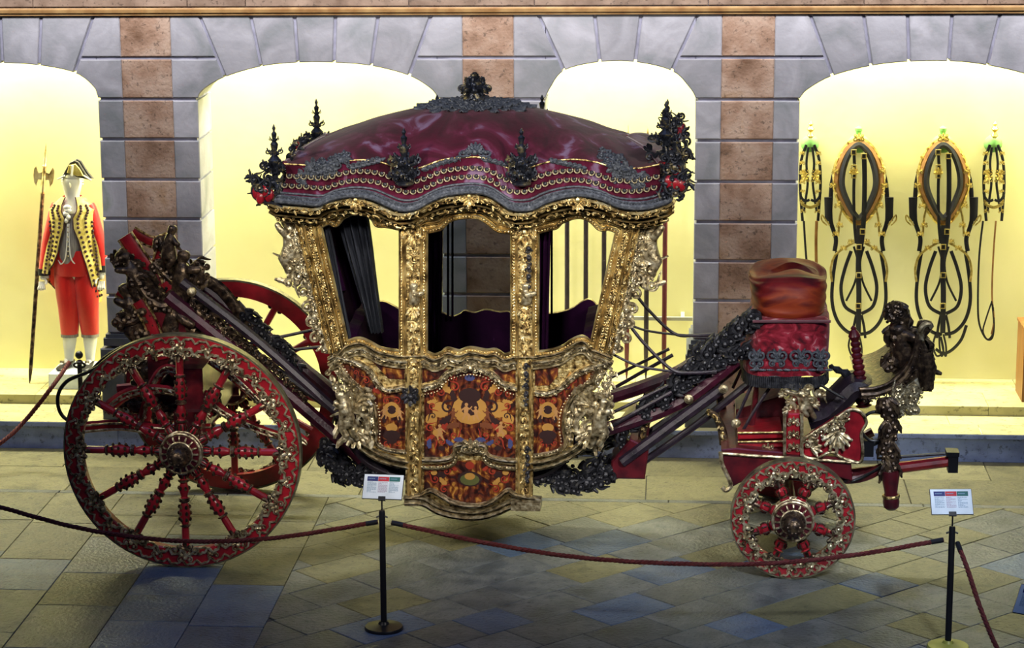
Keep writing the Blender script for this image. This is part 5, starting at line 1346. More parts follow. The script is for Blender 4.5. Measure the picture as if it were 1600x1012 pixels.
for k in range(26):
    a = rnd.uniform(0, 6.28); r = rnd.uniform(0, .055); o.spiral((r*cos(a), r*sin(a)), .024, a0=rnd.uniform(0, 6), turn=rnd.choice((1, -1)), th=.012, w=rnd.uniform(-.03, .03))
m.ball(Q(1397, 486, .60), .05, 10, 8); m.ball(Q(1404, 515, .60), (.07, .06, .055), 10, 8); m.build('curled_head', 'bronze', coach)
m = MB(); P = catmull([Q(x, y, .56) for x, y in ((1440, 532), (1438, 518), (1444, 508), (1452, 506), (1456, 512))], 6); m.tube(P, [.026*(1-.4*i/len(P)) for i in range(len(P))], 8); m.build('pale_scroll', 'silvergilt', coach)
m = MB(); 
for k in range(9): m.tube(catmull([Q(1434+k*2.6, 548-k*.5, .58+.02*(k % 2)), Q(1437+k*2.2, 575, .55+.03*(k % 2)), Q(1438+k*2.2, 596+3*(k % 3), .58), Q(1440+k*1.8, 608+3*sin(k*2), .58)], 4), .017, 6)
m.build('carved_drapery', 'bronze', coach)
# carved arm and red club of the splinter bar
m = MB(); P = catmull([Q(x, y, .40) for x, y in ((1384, 622), (1388, 650), (1392, 676), (1386, 700), (1392, 730), (1392, 750))], 5); m.tube(P, [.035+.02*sin(i*.55)**2 for i in range(len(P))], 10); carve_path(m, shift(P, -.03), .12, .045, 17, th=1.3, leafy=False); carve_path(m, P, .15, .05, 18, th=1.3, leafy=False); m.build('carved_arm', 'bronze', coach)
m = MB(); a, b = Q(1391, 735, .38), Q(1393, 802, .38); m.lathe([(.055, 0), (.06, .04), (.05, .10), (.042, .15), (.052, .19), (.055, .215), (.05, .25), (.03, .268), (.002, .272)], a, b-a, 14); m.cur = 1; m.lathe([(.056, .165), (.06, .175), (.056, .185)], a, b-a, 14); m.build('red_club', ['darkred', 'gold'], coach)
m = MB(); a, b = Q(1330, 740, YC*.75), Q(1486, 720, YC*.75); d = b-a; m.tube([a, b], .038, 10); m.build('draught_pole', 'redpaint', coach)
m = MB(); m.tube([Q(1370, 716, YC*.75), Q(1482, 708, YC*.75)], .010, 6); m.build('pole_stay', 'black_metal', coach)
m = MB(); p = Q(1489, 720, YC*.75); m.box((p.x-.035, p.y-.05, p.z-.07), (p.x+.03, p.y+.05, p.z+.055)); m.box((p.x-.05, p.y-.06, p.z+.045), (p.x+.035, p.y+.06, p.z+.075)); m.build('pole_end_iron', 'black_metal', coach, smooth=False)
# ---- coachman's seat ---------------------------------------------------
M['silk'] = mat('crimson_shot_silk', [(0.30, (.03, .002, .005)), (0.46, (.14, .008, .010)), (0.60, (.26, .04, .012)), (0.72, (.07, .006, .010))], scale=2.6, rough=.55, bump=.15, dist=1.0, stretch=(.6, 1, 2.6), spec=.25)
M['hammer'] = mat('crushed_red_velvet', [(0.32, (.05, .001, .006)), (0.5, (.17, .005, .015)), (0.6, (.28, .02, .04)), (.68, (.42, .20, .22))], scale=9, rough=.75, spec=.15, bump=.35, bscale=30, sheen=.15, dist=1.5, stretch=(1, 1, 1.6))
def drape(levels, fold, nseg=72, e=3.2, capz=0, seed=1, arch=0):
    """levels: (y pixel, left x, right x, near Y, far Y); closed cloth hull with folds"""
    m = MB(); vs = []; fs = []; K_ = 4; fine = []
    for a_, b_ in zip(levels, levels[1:]):
        for q_ in range(K_): t = q_/K_; fine.append(tuple(u+(v-u)*t for u, v in zip(a_, b_)))
    levels = fine+[levels[-1]]
    for li, (y, xa, xb, ya, yb) in enumerate(levels):
        li = li/K_
        a, b = Q(xa, y, ya), Q(xb, y, ya); cx, cy = (a.x+b.x)/2, (ya+yb)/2; hx, hy = (b.x-a.x)/2, (yb-ya)/2; z = (a.z+b.z)/2
        for k in range(nseg):
            an = 2*pi*k/nseg; c_, s_ = cos(an), sin(an); r = (abs(c_)**e+abs(s_)**e)**(-1/e); f = fold(an, li)
            vs.append((cx+hx*r*c_*(1+f), cy+hy*r*s_*(1+f*.6), z+(b.z-a.z)/2*c_+f*.3+arch*(li/8)**2*(1-c_*c_)))
    n = len(levels)
    for j in range(n-1):
        for k in range(nseg): k2 = (k+1) % nseg; fs.append((j*nseg+k, j*nseg+k2, (j+1)*nseg+k2, (j+1)*nseg+k))
    fs.append(tuple((n-1)*nseg+k for k in range(nseg))); m.add(vs, fs); return m
lv = [(500, 1180, 1291, .52, 1.42), (492, 1179, 1293, .50, 1.44), (480, 1177, 1294, .50, 1.44), (468, 1176, 1295, .50, 1.44), (456, 1174, 1295, .52, 1.42), (449, 1173, 1295, .55, 1.39), (444, 1176, 1294, .61, 1.33), (441, 1184, 1290, .70, 1.24), (439, 1200, 1280, .84, 1.10)]
m = drape(lv, lambda a, l: .020*abs(sin(l*2.0+1.6*cos(a+.6)))+.016*sin(l*3.7+2.4*cos(a*1.0-.8))+.008*sin(a*6+l*1.3), e=3.0, arch=.075)
m.build('seat_cover', 'silk', coach, auto=80)
lv2 = [(588, 1163, 1296, .40, 1.54), (575, 1162, 1297, .40, 1.54), (560, 1165, 1298, .42, 1.52), (545, 1168, 1299, .43, 1.51), (530, 1171, 1300, .44, 1.50), (515, 1175, 1300, .45, 1.49), (504, 1177, 1299, .46, 1.48), (498, 1180, 1296, .5, 1.44)]
m = drape(lv2, lambda a, l: (.020*sin(a*9)+.012*sin(a*17+1))*(1-l/9), e=5)
m.build('hammercloth', 'hammer', coach, auto=80)
m = MB(); 
for k in range(150):
    an = 2*pi*k/150; e = 5; c_, s_ = cos(an), sin(an); r = (abs(c_)**e+abs(s_)**e)**(-1/e); a, b = Q(1163, 590, .40), Q(1296, 590, .40); cx, hx = (a.x+b.x)/2, (b.x-a.x)/2; f = .020*sin(an*9)
    p = Vector((cx+hx*r*c_*(1+f), .97+.57*r*s_, a.z+.008)); m.tube([p, p+Vector((0, 0, -.04)), p+Vector((rnd.uniform(-.004, .004), 0, -.075))], [.007, .009, .011], 5)
fo = m.build('bullion_fringe', 'blackcarve', coach); fo['kind'] = 'stuff'
m = MB(); m.tube([Q(1176+x_, 502+ (.0), .445) for x_ in (0, 40, 80, 122)], .010, 6); m.build('cover_welt', 'velvetdark', coach)
for cx, s_ in ((1182, .8), (1214, 1.0), (1252, 1.15), (1282, .9)):
    m = MB(); o = Orn(m, Q(cx, 560, .405), sc=1.0)
    for sg in (1, -1):
        o.spiral((sg*.032*s_, .022), .032*s_, a0=-pi/2, turn=sg, th=.010, tail=.05); o.spiral((sg*.028*s_, -.035), .022, a0=pi/2, turn=-sg, th=.008, tail=.04); o.leaf((sg*.02, -.02), pi/2+sg*.9, .06, .014, .004); o.leaf((0, .0), pi/2+sg*.35, .07, .014, .004)
    o.fan((0, -.05), -pi/2, 2.4, 4, .035, .012, .003); m.build('grey_embroidery', 'braid', coach)
m = MB()
for k in range(10): Orn(m, Q(1172+k*13, 578, .395)).leaf((0, 0), 0, .05, .008, .003)
m.build('embroidered_border', 'braid', coach)
# iron frame that carries the seat
for x, yy in ((1185, .6), (1275, .6), (1185, 1.34), (1275, 1.34)):
    m = MB(); m.tube([Q(x, 585, yy), Q(x+(5 if x > 1200 else -15), 700, yy)], .02, 8); m.build('seat_leg', 'darkred', coach)

# ================================================================== BARRIERS AND LABELS
M['paper'] = flat('label_paper', (.80, .88, .95), .6)
for nm_, c_ in (('lab_blue', (.012, .02, .16)), ('lab_red', (.55, .015, .03)), ('lab_green', (.01, .13, .12)), ('lab_text', (.20, .34, .48)), ('lab_text2', (.40, .30, .42))): M[nm_] = flat(nm_, c_, .6)
def label_board(parent, c, ang, tilt, s=1.0, seedn=3):
    """sloping information board: white sheet, three coloured headings, three columns of print"""
    r_ = random.Random(seedn); Rm = Matrix.Rotation(ang, 3, 'Z') @ Matrix.Rotation(-tilt, 3, 'X')
    def T(u, v, w): return Vector(c)+Rm @ Vector((u*s, -w, v*s))
    def rect(name, mt, u0, v0, u1, v1, w0, w1, par):
        m = MB(); m.add([T(u0, v0, w0), T(u1, v0, w0), T(u1, v1, w0), T(u0, v1, w0), T(u0, v0, w1), T(u1, v0, w1), T(u1, v1, w1), T(u0, v1, w1)], [(0,3,2,1),(4,5,6,7),(0,1,5,4),(1,2,6,5),(2,3,7,6),(3,0,4,7)])
        return m.build(name, mt, par, smooth=False)
    bd = rect('label_board', 'black_metal', -.125, 0, .125, .165, -.006, 0, parent)
    sh = rect('label_sheet', 'paper', -.122, .003, .122, .162, .0, .002, parent)
    for i, mt in enumerate(('lab_blue', 'lab_red', 'lab_green')):
        u = -.102+i*.0685; b = rect('heading_block', mt, u, .118, u+.067, .148, .002, .003, parent)
        m = MB()
        for k in range(7): uu = u+.008+k*.006; a = [T(uu, .131, .0032), T(uu+.004, .131, .0032), T(uu+.004, .137, .0032), T(uu, .137, .0032)]; m.add(a, [(0, 1, 2, 3)])
        m.build('heading_print', 'lab_text', parent, smooth=False)['kind'] = 'stuff'
        m = MB(); v = .110
        while v > .040:
            uu = u+.003; end = u+.060*(1 if r_.random() > .25 else r_.uniform(.3, .8))
            while uu < end: wd = r_.uniform(.004, .011); a = [T(uu, v, .0024), T(min(uu+wd, end), v, .0024), T(min(uu+wd, end), v+.0028, .0024), T(uu, v+.0028, .0024)]; m.add(a, [(0, 1, 2, 3)]); uu += wd+.002
            v -= .0055
        m.build('text_column', 'lab_text2' if i == 1 else 'lab_text', parent, smooth=False)['kind'] = 'stuff'
    rect('label_clip', 'black_metal', -.022, -.008, .022, .018, -.008, .006, parent); return bd
def post(name, label, x, y, h, base_r=.12, base_mt='black_metal', board=True, ang=0, top=None, grp=None, r=.019):
    t = thing(name, label, 'stand', (x, y, 0), grp)
    m = MB(); m.lathe([(base_r, .0), (base_r, .012), (base_r*.96, .020), (base_r*.5, .028), (.035, .034), (.026, .05)], (x, y, 0), n=40); m.build('base', base_mt, t)
    m = MB(); m.lathe([(r, .03), (r, h-.01), (r*.8, h)], (x, y, 0), n=20); m.build('post', 'black_metal', t)
    if board:
        m = MB(); m.tube([(x, y, h-.01), (x, y, h+.05), (x, y+.008, h+.075)], .005, 8); m.build('label_stem', 'black_metal', t)
        label_board(t, (x, y, h+.07), ang, radians(38), 1.0, int(x*10))
    m = MB(); m.tube([(x-.035, y, h-.045), (x, y-.0, h-.03), (x+.035, y, h-.045)], .006, 6); m.build('rope_hook', 'black_metal', t)
    return t
pa_, pb_ = (-1.808, -1.147), (1.624, -1.274)
M['ygreen'] = mat('yellow_reflecting_base', [(0.3, (.34, .34, .06)), (0.7, (.52, .52, .10))], scale=5, rough=.4)
post('label_stand', 'black post with round black foot and sloping label board, standing before the coach door', *pa_, .765, ang=-.06)
post('label_stand', 'black post on a yellow-green round foot with sloping label board, near the front wheel', *pb_, .765, base_mt='ygreen', ang=.08, base_r=.125)
pc_ = at(1606, 1198, Z=0)
post('label_stand', 'label board cut off by the lower right corner of the picture', pc_.x, pc_.y, .765, ang=-.55)
pd_ = at(130, 699, Z=0)
t = thing('rope_post', 'black rope post with ball top, behind the rear wheel beside the kerb', 'stand', (pd_.x, pd_.y, 0))
m = MB(); m.lathe([(.14, 0), (.14, .012), (.12, .022), (.04, .03), (.025, .05)], (pd_.x, pd_.y, 0), n=36); m.build('base', 'black_metal', t)
m = MB(); m.lathe([(.019, .03), (.019, .68), (.03, .69), (.03, .70), (.014, .715)], (pd_.x, pd_.y, 0), n=16); m.build('post', 'black_metal', t)
m = MB(); m.ball((pd_.x, pd_.y, .755), .032, 16, 12); m.build('ball_top', 'black_metal', t)
m = MB(); m.tube([(pd_.x+.045*cos(a), pd_.y, .672+.02*sin(a)) for a in [2*pi*i/20 for i in range(20)]], .009, 6, closed=True); m.build('rope_ring', 'black_metal', t)
def rope(label, pts, ends=(1, 1), r=.014):
    P = catmull(pts, 10); L_ = sum((b-a).length for a, b in zip(P, P[1:])); P = resample(P, int(L_/.006)+2); n = len(P)
    t = thing('barrier_rope', label, 'rope', (P[n//2].x, P[n//2].y, 0))
    # twisted surface: three strands
    m = MB()
    for s_ in range(3):
        ps = []
        for i, p in enumerate(P):
            d = (P[min(i+1, n-1)]-P[max(i-1, 0)]).normalized(); a = d.cross(Vector((0, 0, 1))).normalized(); b = a.cross(d); an = i*.42+s_*2*pi/3
            ps.append(p+(a*cos(an)+b*sin(an))*r*.45)
        m.tube(ps, r*.66, 5)
    m.build('rope', 'rope', t)
    for e, k0, k1 in ((ends[0], 0, 12), (ends[1], n-13, n-1)):
        if e: m = MB(); m.tube([P[k0], P[k1]], r*1.15, 10); m.build('end_sleeve', 'black_metal', t)
    return t
def on(x, y, Y): return at(x, y, Y=Y)
ya, yb = pa_[1], pb_[1]
rope('dark red barrier rope hanging from left picture edge to the post before the coach door', [on(-140, 752, -1.0), on(0, 792, -1.05), on(140, 828, -1.08), on(285, 845, -1.10), on(430, 840, -1.12), on(590, 815, ya)])
rope('dark red barrier rope sagging between the two label posts, under the front wheel', [on(612, 816, ya), on(760, 848, -1.18), on(900, 870, -1.2), on(1050, 880, -1.22), on(1200, 880, -1.24), on(1340, 866, -1.25), on(1474, 843, yb)])
rope('dark red barrier rope falling steeply from the right post towards the corner', [on(1496, 848, yb-.03), on(1512, 890, -1.5), on(1530, 945, -1.7), on(1552, 1000, -1.95), on(1575, 1046, -2.1)], ends=(1, 0))
rope('dark red rope rising from the left edge to the ball topped post', [on(-140, 742, 1.9), on(-60, 722, 2.1), on(0, 692, 2.3), on(40, 656, 2.5), on(80, 606, 2.55), on(108, 566, pd_.y-.16)], ends=(0, 0), r=.017)

# ================================================================== FOOTMAN MANNEQUIN
M['white'] = mat('white_mannequin', [(0.3, (.72, .71, .64)), (0.7, (.84, .83, .78))], scale=3, rough=.45)
M['stocking'] = flat('white_stocking', (.78, .78, .74), .8)
M['breech'] = mat('scarlet_satin', [(0.3, (.42, .004, .004)), (0.6, (.62, .008, .008)), (.8, (.74, .03, .02))], scale=3, rough=.4, bump=.2, stretch=(2, 2, .8), sheen=.2)
M['shoe'] = flat('black_shoe', (.03, .03, .035), .35)
M['vest'] = mat('grey_waistcoat', [(0.3, (.14, .13, .13)), (0.7, (.30, .28, .25))], scale=30, rough=.6, stretch=(3, 3, .4))
M['yellowlace'] = mat('yellow_livery_lace', [(0.3, (.50, .38, .05)), (0.7, (.74, .62, .20))], scale=30, rough=.6, bump=.3)
M['florets'] = flat('black_florets', (.05, .018, .02), .7)
YM = 4.02
mp = at(118, 575, Y=YM); PZ = ZN+.125
man = thing('footman_mannequin', 'white faceless mannequin in scarlet breeches and yellow laced court coat with bicorne hat', 'mannequin', (mp.x, YM, PZ))
def Mq(x, y, dy=0): p = at(x, y, Y=YM); return Vector((p.x, YM+dy, p.z))
J = {'hip': (Mq(119, 420), .115), 'waist': (Mq(116, 390), .115), 'chest': (Mq(115, 350), .135), 'collar': (Mq(113, 326), .085), 'neck': (Mq(113, 310), .055), 'jaw': (Mq(113, 300), .072), 'head': (Mq(113, 287), .092), 'skull': (Mq(113, 272), .088),
     'ls': (Mq(89, 334), .045), 'le': (Mq(76, 385, -.02), .042), 'lw': (Mq(70, 428, -.05), .026), 'lh': (Mq(68, 436, -.05), .026),
     'rs': (Mq(139, 334), .045), 're': (Mq(156, 385, .03), .042), 'rw': (Mq(159, 428, -.02), .026), 'rh': (Mq(160, 436, -.03), .026),
     'lt': (Mq(106, 435), .09), 'lk': (Mq(108, 490, -.03), .062), 'lc': (Mq(109, 530, .0), .05), 'la': (Mq(107, 560), .033), 'lf': (Mq(103, 567, -.05), .022), 'lf2': (Mq(98, 566, -.10), .018),
     'rt': (Mq(134, 435), .09), 'rk': (Mq(138, 490, -.03), .062), 'rc': (Mq(140, 530, .0), .05), 'ra': (Mq(140, 560), .033), 'rf': (Mq(140, 567, -.05), .022), 'rf2': (Mq(140, 566, -.10), .018)}
B = [('hip', 'waist'), ('waist', 'chest'), ('chest', 'collar'), ('collar', 'neck'), ('neck', 'jaw'), ('jaw', 'head'), ('head', 'skull'), ('collar', 'ls'), ('ls', 'le'), ('le', 'lw'), ('lw', 'lh'), ('collar', 'rs'), ('rs', 're'), ('re', 'rw'), ('rw', 'rh'),
     ('hip', 'lt'), ('lt', 'lk'), ('lk', 'lc'), ('lc', 'la'), ('la', 'lf'), ('lf', 'lf2'), ('hip', 'rt'), ('rt', 'rk'), ('rk', 'rc'), ('rc', 'ra'), ('ra', 'rf'), ('rf', 'rf2')]
skin_figure('body', J, B, 'white', man, 2)
# a nose bridge hint and ears of the blank head
m = MB(); p = Mq(113, 287, -.078); m.ball(p, (.010, .014, .022), 8, 6)
for sx_ in (-13, 13): m.ball(Mq(113+sx_, 284, 0), (.01, .02, .028), 8, 6)
m.build('blank_face', 'white', man)
# fingers
for hx, hy, sg, dy in ((68, 434, -1, -.05), (160, 434, 1, -.03)):
    for k in range(4):
        m = MB(); a = Mq(hx+(k-1.5)*2.4, hy+4, dy); m.tube(catmull([a, a+Vector((.0, -.012, -.030)), a+Vector((.004*(k-1.5), -.026, -.052)), a+Vector((.004*(k-1.5), -.022, -.072+.006*abs(k-1.2)))], 3), [.0095]*9+[.007], 7); m.build('finger', 'white', man)
    m = MB(); a = Mq(hx-sg*4, hy-1, dy-.01); m.tube(catmull([a, a+Vector((-sg*.022, -.02, -.018)), a+Vector((-sg*.020, -.034, -.040))], 3), .010, 7); m.build('thumb', 'white', man)
def loft(rings, name, mt, par, n=28, open_=None, auto=60, wav=0, m=None, done=True):
    """rings: (centre, rx, ry) ellipses; open_: (start, end) angles per ring for an open front"""
    m = m or MB(); vs = []; fs = []; k = len(rings)
    for j, rg in enumerate(rings):
        c, rx_, ry_ = rg[:3]; a0, a1 = (rg[3], rg[4]) if len(rg) > 3 else (0, 2*pi)
        for i in range(n+1): a = a0+(a1-a0)*i/n; f = 1+wav*sin(a*9+j); vs.append((c[0]+rx_*cos(a)*f, c[1]+ry_*sin(a)*f, c[2]))
    for j in range(k-1):
        for i in range(n): a = j*(n+1)+i; fs.append((a, a+1, a+n+2, a+n+1))
    m.add(vs, fs); 
    if done: return m.build(name, mt, par, auto=auto)
    return m
for sx_, hip, knee, hem in ((-1, (106, 425), (109, 480), (109, 524)), (1, (132, 425), (138, 480), (141, 524))):
    a, b, c = Mq(*hip), Mq(*knee, -.02), Mq(*hem)
    P = [a+Vector((sx_*.0, 0, .12)), a, a.lerp(b, .35), a.lerp(b, .7), b, b.lerp(c, .4), b.lerp(c, .8), c]
    loft([(p, r, r*.92) for p, r in zip(P, (.085, .112, .112, .102, .092, .084, .076, .070))], 'breeches_leg', 'breech', man, wav=.012)
    loft([(c+Vector((0, 0, .018)), .074, .070), (c+Vector((0, 0, -.008)), .074, .070)], 'knee_band', 'vest', man)
    e, ft = Mq(hem[0]+(0 if sx_ > 0 else -1), 563), None
    loft([(c, .060, .058), (c.lerp(e, .25), .056, .055), (c.lerp(e, .6), .045, .045), (e, .035, .037)], 'stocking', 'stocking', man)
loft([(Mq(118, 428), .17, .125), (Mq(118, 412), .19, .14), (Mq(117, 400), .18, .135), (Mq(116, 388), .17, .13)], 'breeches_seat', 'breech', man, wav=.006)
for fx, fy, dx in ((103, 573, -.07), (140, 574, .0)):
    m = MB(); p = Mq(fx, fy, -.02); z = PZ
    rings = []
    for t, w_, h_ in ((-.08, .030, .06), (-.04, .036, .062), (0, .038, .055), (.05, .042, .042), (.10, .044, .034), (.14, .036, .028), (.165, .012, .018)):
        c = Vector((p.x+dx*t*3+.02*(1 if dx else 0), p.y-t, z)); rings.append([(c.x+w_*cos(2*pi*i/14), c.y, z+.002+max(0, h_*.5+h_*.5*sin(2*pi*i/14))) for i in range(14)])
    vs = [q_ for r_ in rings for q_ in r_]; fs = [(j*14+i, j*14+(i+1) % 14, (j+1)*14+(i+1) % 14, (j+1)*14+i) for j in range(6) for i in range(14)]+[tuple(range(14)), tuple(range(84, 98))]
    m.add(vs, fs); m.build('shoe', 'shoe', man); m = MB(); m.box((p.x+dx*.15-.018, p.y-.062, z+.045), (p.x+dx*.15+.018, p.y-.045, z+.066)); m.build('shoe_buckle', 'silvergilt', man, smooth=False)
# waistcoat
loft([(Mq(113, 408), .125, .135, -pi*.93, -pi*.07), (Mq(113, 396), .13, .14, -pi*.95, -pi*.05), (Mq(114, 375), .13, .14, -pi*.95, -pi*.05), (Mq(114, 350), .13, .135, -pi*.95, -pi*.05), (Mq(113, 330), .10, .11, -pi*.95, -pi*.05)], 'waistcoat', 'vest', man)
m = MB(); 
for sg in (1, -1): m.tube(catmull([Mq(113+sg*1, 345, -.142), Mq(113+sg*2, 380, -.146), Mq(113+sg*5, 400, -.142), Mq(113+sg*12, 408, -.125), Mq(113+sg*17, 402, -.10)], 5), .006, 6)
m.build('waistcoat_edging', 'stocking', man)
for k in range(7): m = MB(); m.ball(Mq(113, 350+k*7.5, -.148), .007, 8, 6); m.build('button', 'silvergilt', man)
# cravat
m = MB(); m.ball(Mq(113, 314), (.065, .065, .035), 14, 8)
for k in range(5): m.ball(Mq(111+2*sin(k*2.5), 320+k*5, -.125-.004*k), (.034-.004*k, .02, .022), 10, 6)
m.build('cravat', 'stocking', man)
# coat: shell with lapels, tails and sleeves
def T_(a): return a*pi/180
coatr = [(Mq(111, 472, .05), .24, .18, T_(-28), T_(118)), (Mq(113, 450, .04), .235, .18, T_(-38), T_(150)), (Mq(115, 428, .02), .225, .18, T_(-46), T_(200)), (Mq(116, 408), .208, .17, T_(-52), T_(228)), (Mq(116, 390), .18, .16, T_(-58), T_(236)),
         (Mq(116, 372), .175, .155, T_(-66), T_(242)), (Mq(115, 352), .185, .155, T_(-79), T_(256)), (Mq(114, 336), .19, .145, T_(-80), T_(260)), (Mq(114, 326), .19, .13, T_(-72), T_(250)), (Mq(113, 318), .15, .105, T_(-66), T_(246)), (Mq(113, 306), .078, .075, T_(-60), T_(240))]
def coat_pt(j, s_, lift=.0):
    j = max(0, min(len(coatr)-1.001, j)); k = int(j); t = j-k; A, B_ = coatr[k], coatr[k+1]
    c = A[0].lerp(B_[0], t); rx_ = A[1]+(B_[1]-A[1])*t+lift; ry_ = A[2]+(B_[2]-A[2])*t+lift; a = (A[3]+(B_[3]-A[3])*t)*(1-s_)+(A[4]+(B_[4]-A[4])*t)*s_
    return Vector((c.x+rx_*cos(a), c.y+ry_*sin(a), c.z)), Vector((cos(a), sin(a), 0))
loft(coatr, 'coat', 'breech', man, n=40)
# lace fronts: strips along both front edges and the collar
for side in (0, 1):
    m = MB(); vs = []; n = 40; W_ = .25
    for i in range(n+1):
        j = (len(coatr)-1)*i/n
        for q_ in range(5): s_ = W_*q_/4*(1.0 if j > 2 else .9); p, nn = coat_pt(j, s_ if side == 0 else 1-s_, .006); vs.append(p)
    fs = [(i*5+q_, i*5+q_+1, i*5+q_+6, i*5+q_+5) for i in range(n) for q_ in range(4)]; m.add(vs, fs); m.build('lace_front', 'yellowlace', man)
    for row, s0 in enumerate((.035, .095, .155)):
        for k in range(22 if row < 2 else 16):
            j = .5+k*(len(coatr)-2.2)/22; p, nn = coat_pt(j, s0 if side == 0 else 1-s0, .010)
            if not (side == 1 and k > 30):
                m = MB(); t_ = nn.cross(Vector((0, 0, 1)))
                m.ball(p, (.0125, .0125, .0125), 6, 4); m.build('floret', 'florets', man) if (row < 2) else m.build('floret', 'florets', man)
    m = MB(); m.tube([coat_pt((len(coatr)-1)*i/40, 0 if side == 0 else 1, .006)[0] for i in range(41)], .005, 5); m.build('front_piping', 'florets', man)
for sg, sh, el, wr, dy in ((-1, (88, 330), (76, 382), (71, 424), -.04), (1, (141, 330), (155, 380), (160, 420), 0)):
    a, b, c = Mq(*sh), Mq(*el), Mq(*wr, dy); P = catmull([a+Vector((-sg*.02, 0, .045)), a, a.lerp(b, .5), b, b.lerp(c, .5), c], 4)
    m = MB(); rr_ = [.058+.010*sin(pi*i/len(P))-.014*i/len(P) for i in range(len(P))]; m.tube(P, rr_, 14); m.build('sleeve', 'breech', man)
    m = MB(); k = len(P); off_ = Vector((-sg*.018, -.052, 0)); m.tube([p+off_ for p in P[2:]], .026, 8, flat=.4, up=(0, 1, 0)); m.build('sleeve_lace', 'yellowlace', man)
    for q_ in range(3, len(P)): m = MB(); m.ball(P[q_]+off_+Vector((0, -.012, 0)), .011, 6, 4); m.build('floret', 'florets', man)
    m = MB(); m.tube([c+Vector((0, 0, .035)), c+Vector((0, 0, -.02))], .052, 14); m.build('cuff', 'black_cloth', man)
    m = MB(); m.tube([c+Vector((0, 0, -.02)), c+Vector((0, 0, -.045))], [.036, .042], 12); m.build('lace_cuff', 'stocking', man)
# wig band and hat
m = MB(); m.ball(Mq(113, 276, .012), (.085, .088, .055), 16, 10)
for sg in (-1, 1):
    for k in range(3): m.ball(Mq(113+sg*14, 280+k*4, .02), (.02, .03, .014), 8, 6)
m.build('wig', 'stocking', man)
hat = MB(); c = Mq(115, 272)
for sg in (-1, 1):
    pts = [(92, 279), (100, 273), (106, 262), (112, 252), (119, 249), (125, 252), (131, 262), (137, 271), (145, 280), (132, 277), (119, 274), (105, 275)]
    P = [Mq(x, y, sg*.045) for x, y in pts]; hat.prism([(p.x, p.z) for p in P], YM+sg*.04-.02, YM+sg*.04+.01, .004)
hat.ball(Mq(118, 268), (.075, .06, .05), 14, 8); hat.build('bicorne_hat', 'shoe', man, smooth=False)
m = MB(); P = [Mq(x, y, -.075) for x, y in ((111, 256), (121, 254), (128, 262), (134, 273), (124, 273), (116, 270), (108, 268))]; m.prism([(p.x, p.z) for p in P], YM-.078, YM-.06, .003); m.build('hat_panel', 'yellowlace', man, smooth=False)
for P_, r in (([Mq(117, 256, -.085), Mq(116, 272, -.085)], .010), ([Mq(105, 272, -.085), Mq(93, 278, -.06)], .008), ([Mq(134, 272, -.075), Mq(145, 280, -.06)], .007)): m = MB(); m.tube(P_, r, 6); m.build('hat_trim', 'stocking', man)
# plinth under the mannequin
m = MB(); a = at(75, 596, Y=3.72); b = at(152, 596, Y=3.72); m.box((a.x, 3.74, ZN), (b.x, 4.22, PZ)); tag(m.build('plinth_block', 'paper', None, smooth=False), 'low white plinth block under the mannequin shoes', 'plinth')
# halberd
h = thing('halberd', 'tall halberd with crescent axe head leaning behind the mannequin hand', 'halberd', (at(46, 592, Y=3.92).x, 3.92, ZN))
a = at(46, 592, Y=3.92); a.z = ZN+.002; b = at(72, 224, Y=4.30); ax = b-a; Hh = ax.length; axn = ax.normalized()
m = MB(); m.lathe([(.004, 0), (.012, .06), (.016, .10), (.018, Hh*.5), (.016, Hh*.80)], a, axn, 12); m.build('shaft', 'bronze', h)
m = MB(); m.lathe([(.018, Hh*.79), (.024, Hh*.81), (.016, Hh*.86), (.014, Hh*.90), (.022, Hh*.905), (.014, Hh*.915), (.016, Hh*.93), (.002, Hh)], a, axn, 10); m.build('spear_point', 'gold_smooth', h)
cx = a+axn*(Hh*.865); ex_ = Vector((axn.z, 0, -axn.x)).normalized()
for sg in (-1, 1):
    m = MB(); P = []
    for u_, v_2 in ((.01, .03), (.045, .02), (.07, .075), (.085, .055), (.088, 0), (.078, -.055), (.058, -.085), (.045, -.03), (.01, -.035)): q_ = cx+ex_*u_*sg+axn*v_2; P.append(q_)
    m.add([p+Vector((0, -.004, 0)) for p in P]+[p+Vector((0, .004, 0)) for p in P], [tuple(range(9)), tuple(range(9, 18))[::-1]]+[(i, i+9, (i+1) % 9+9, (i+1) % 9) for i in range(9)]); m.build('axe_blade', 'gold_smooth', h, smooth=False)
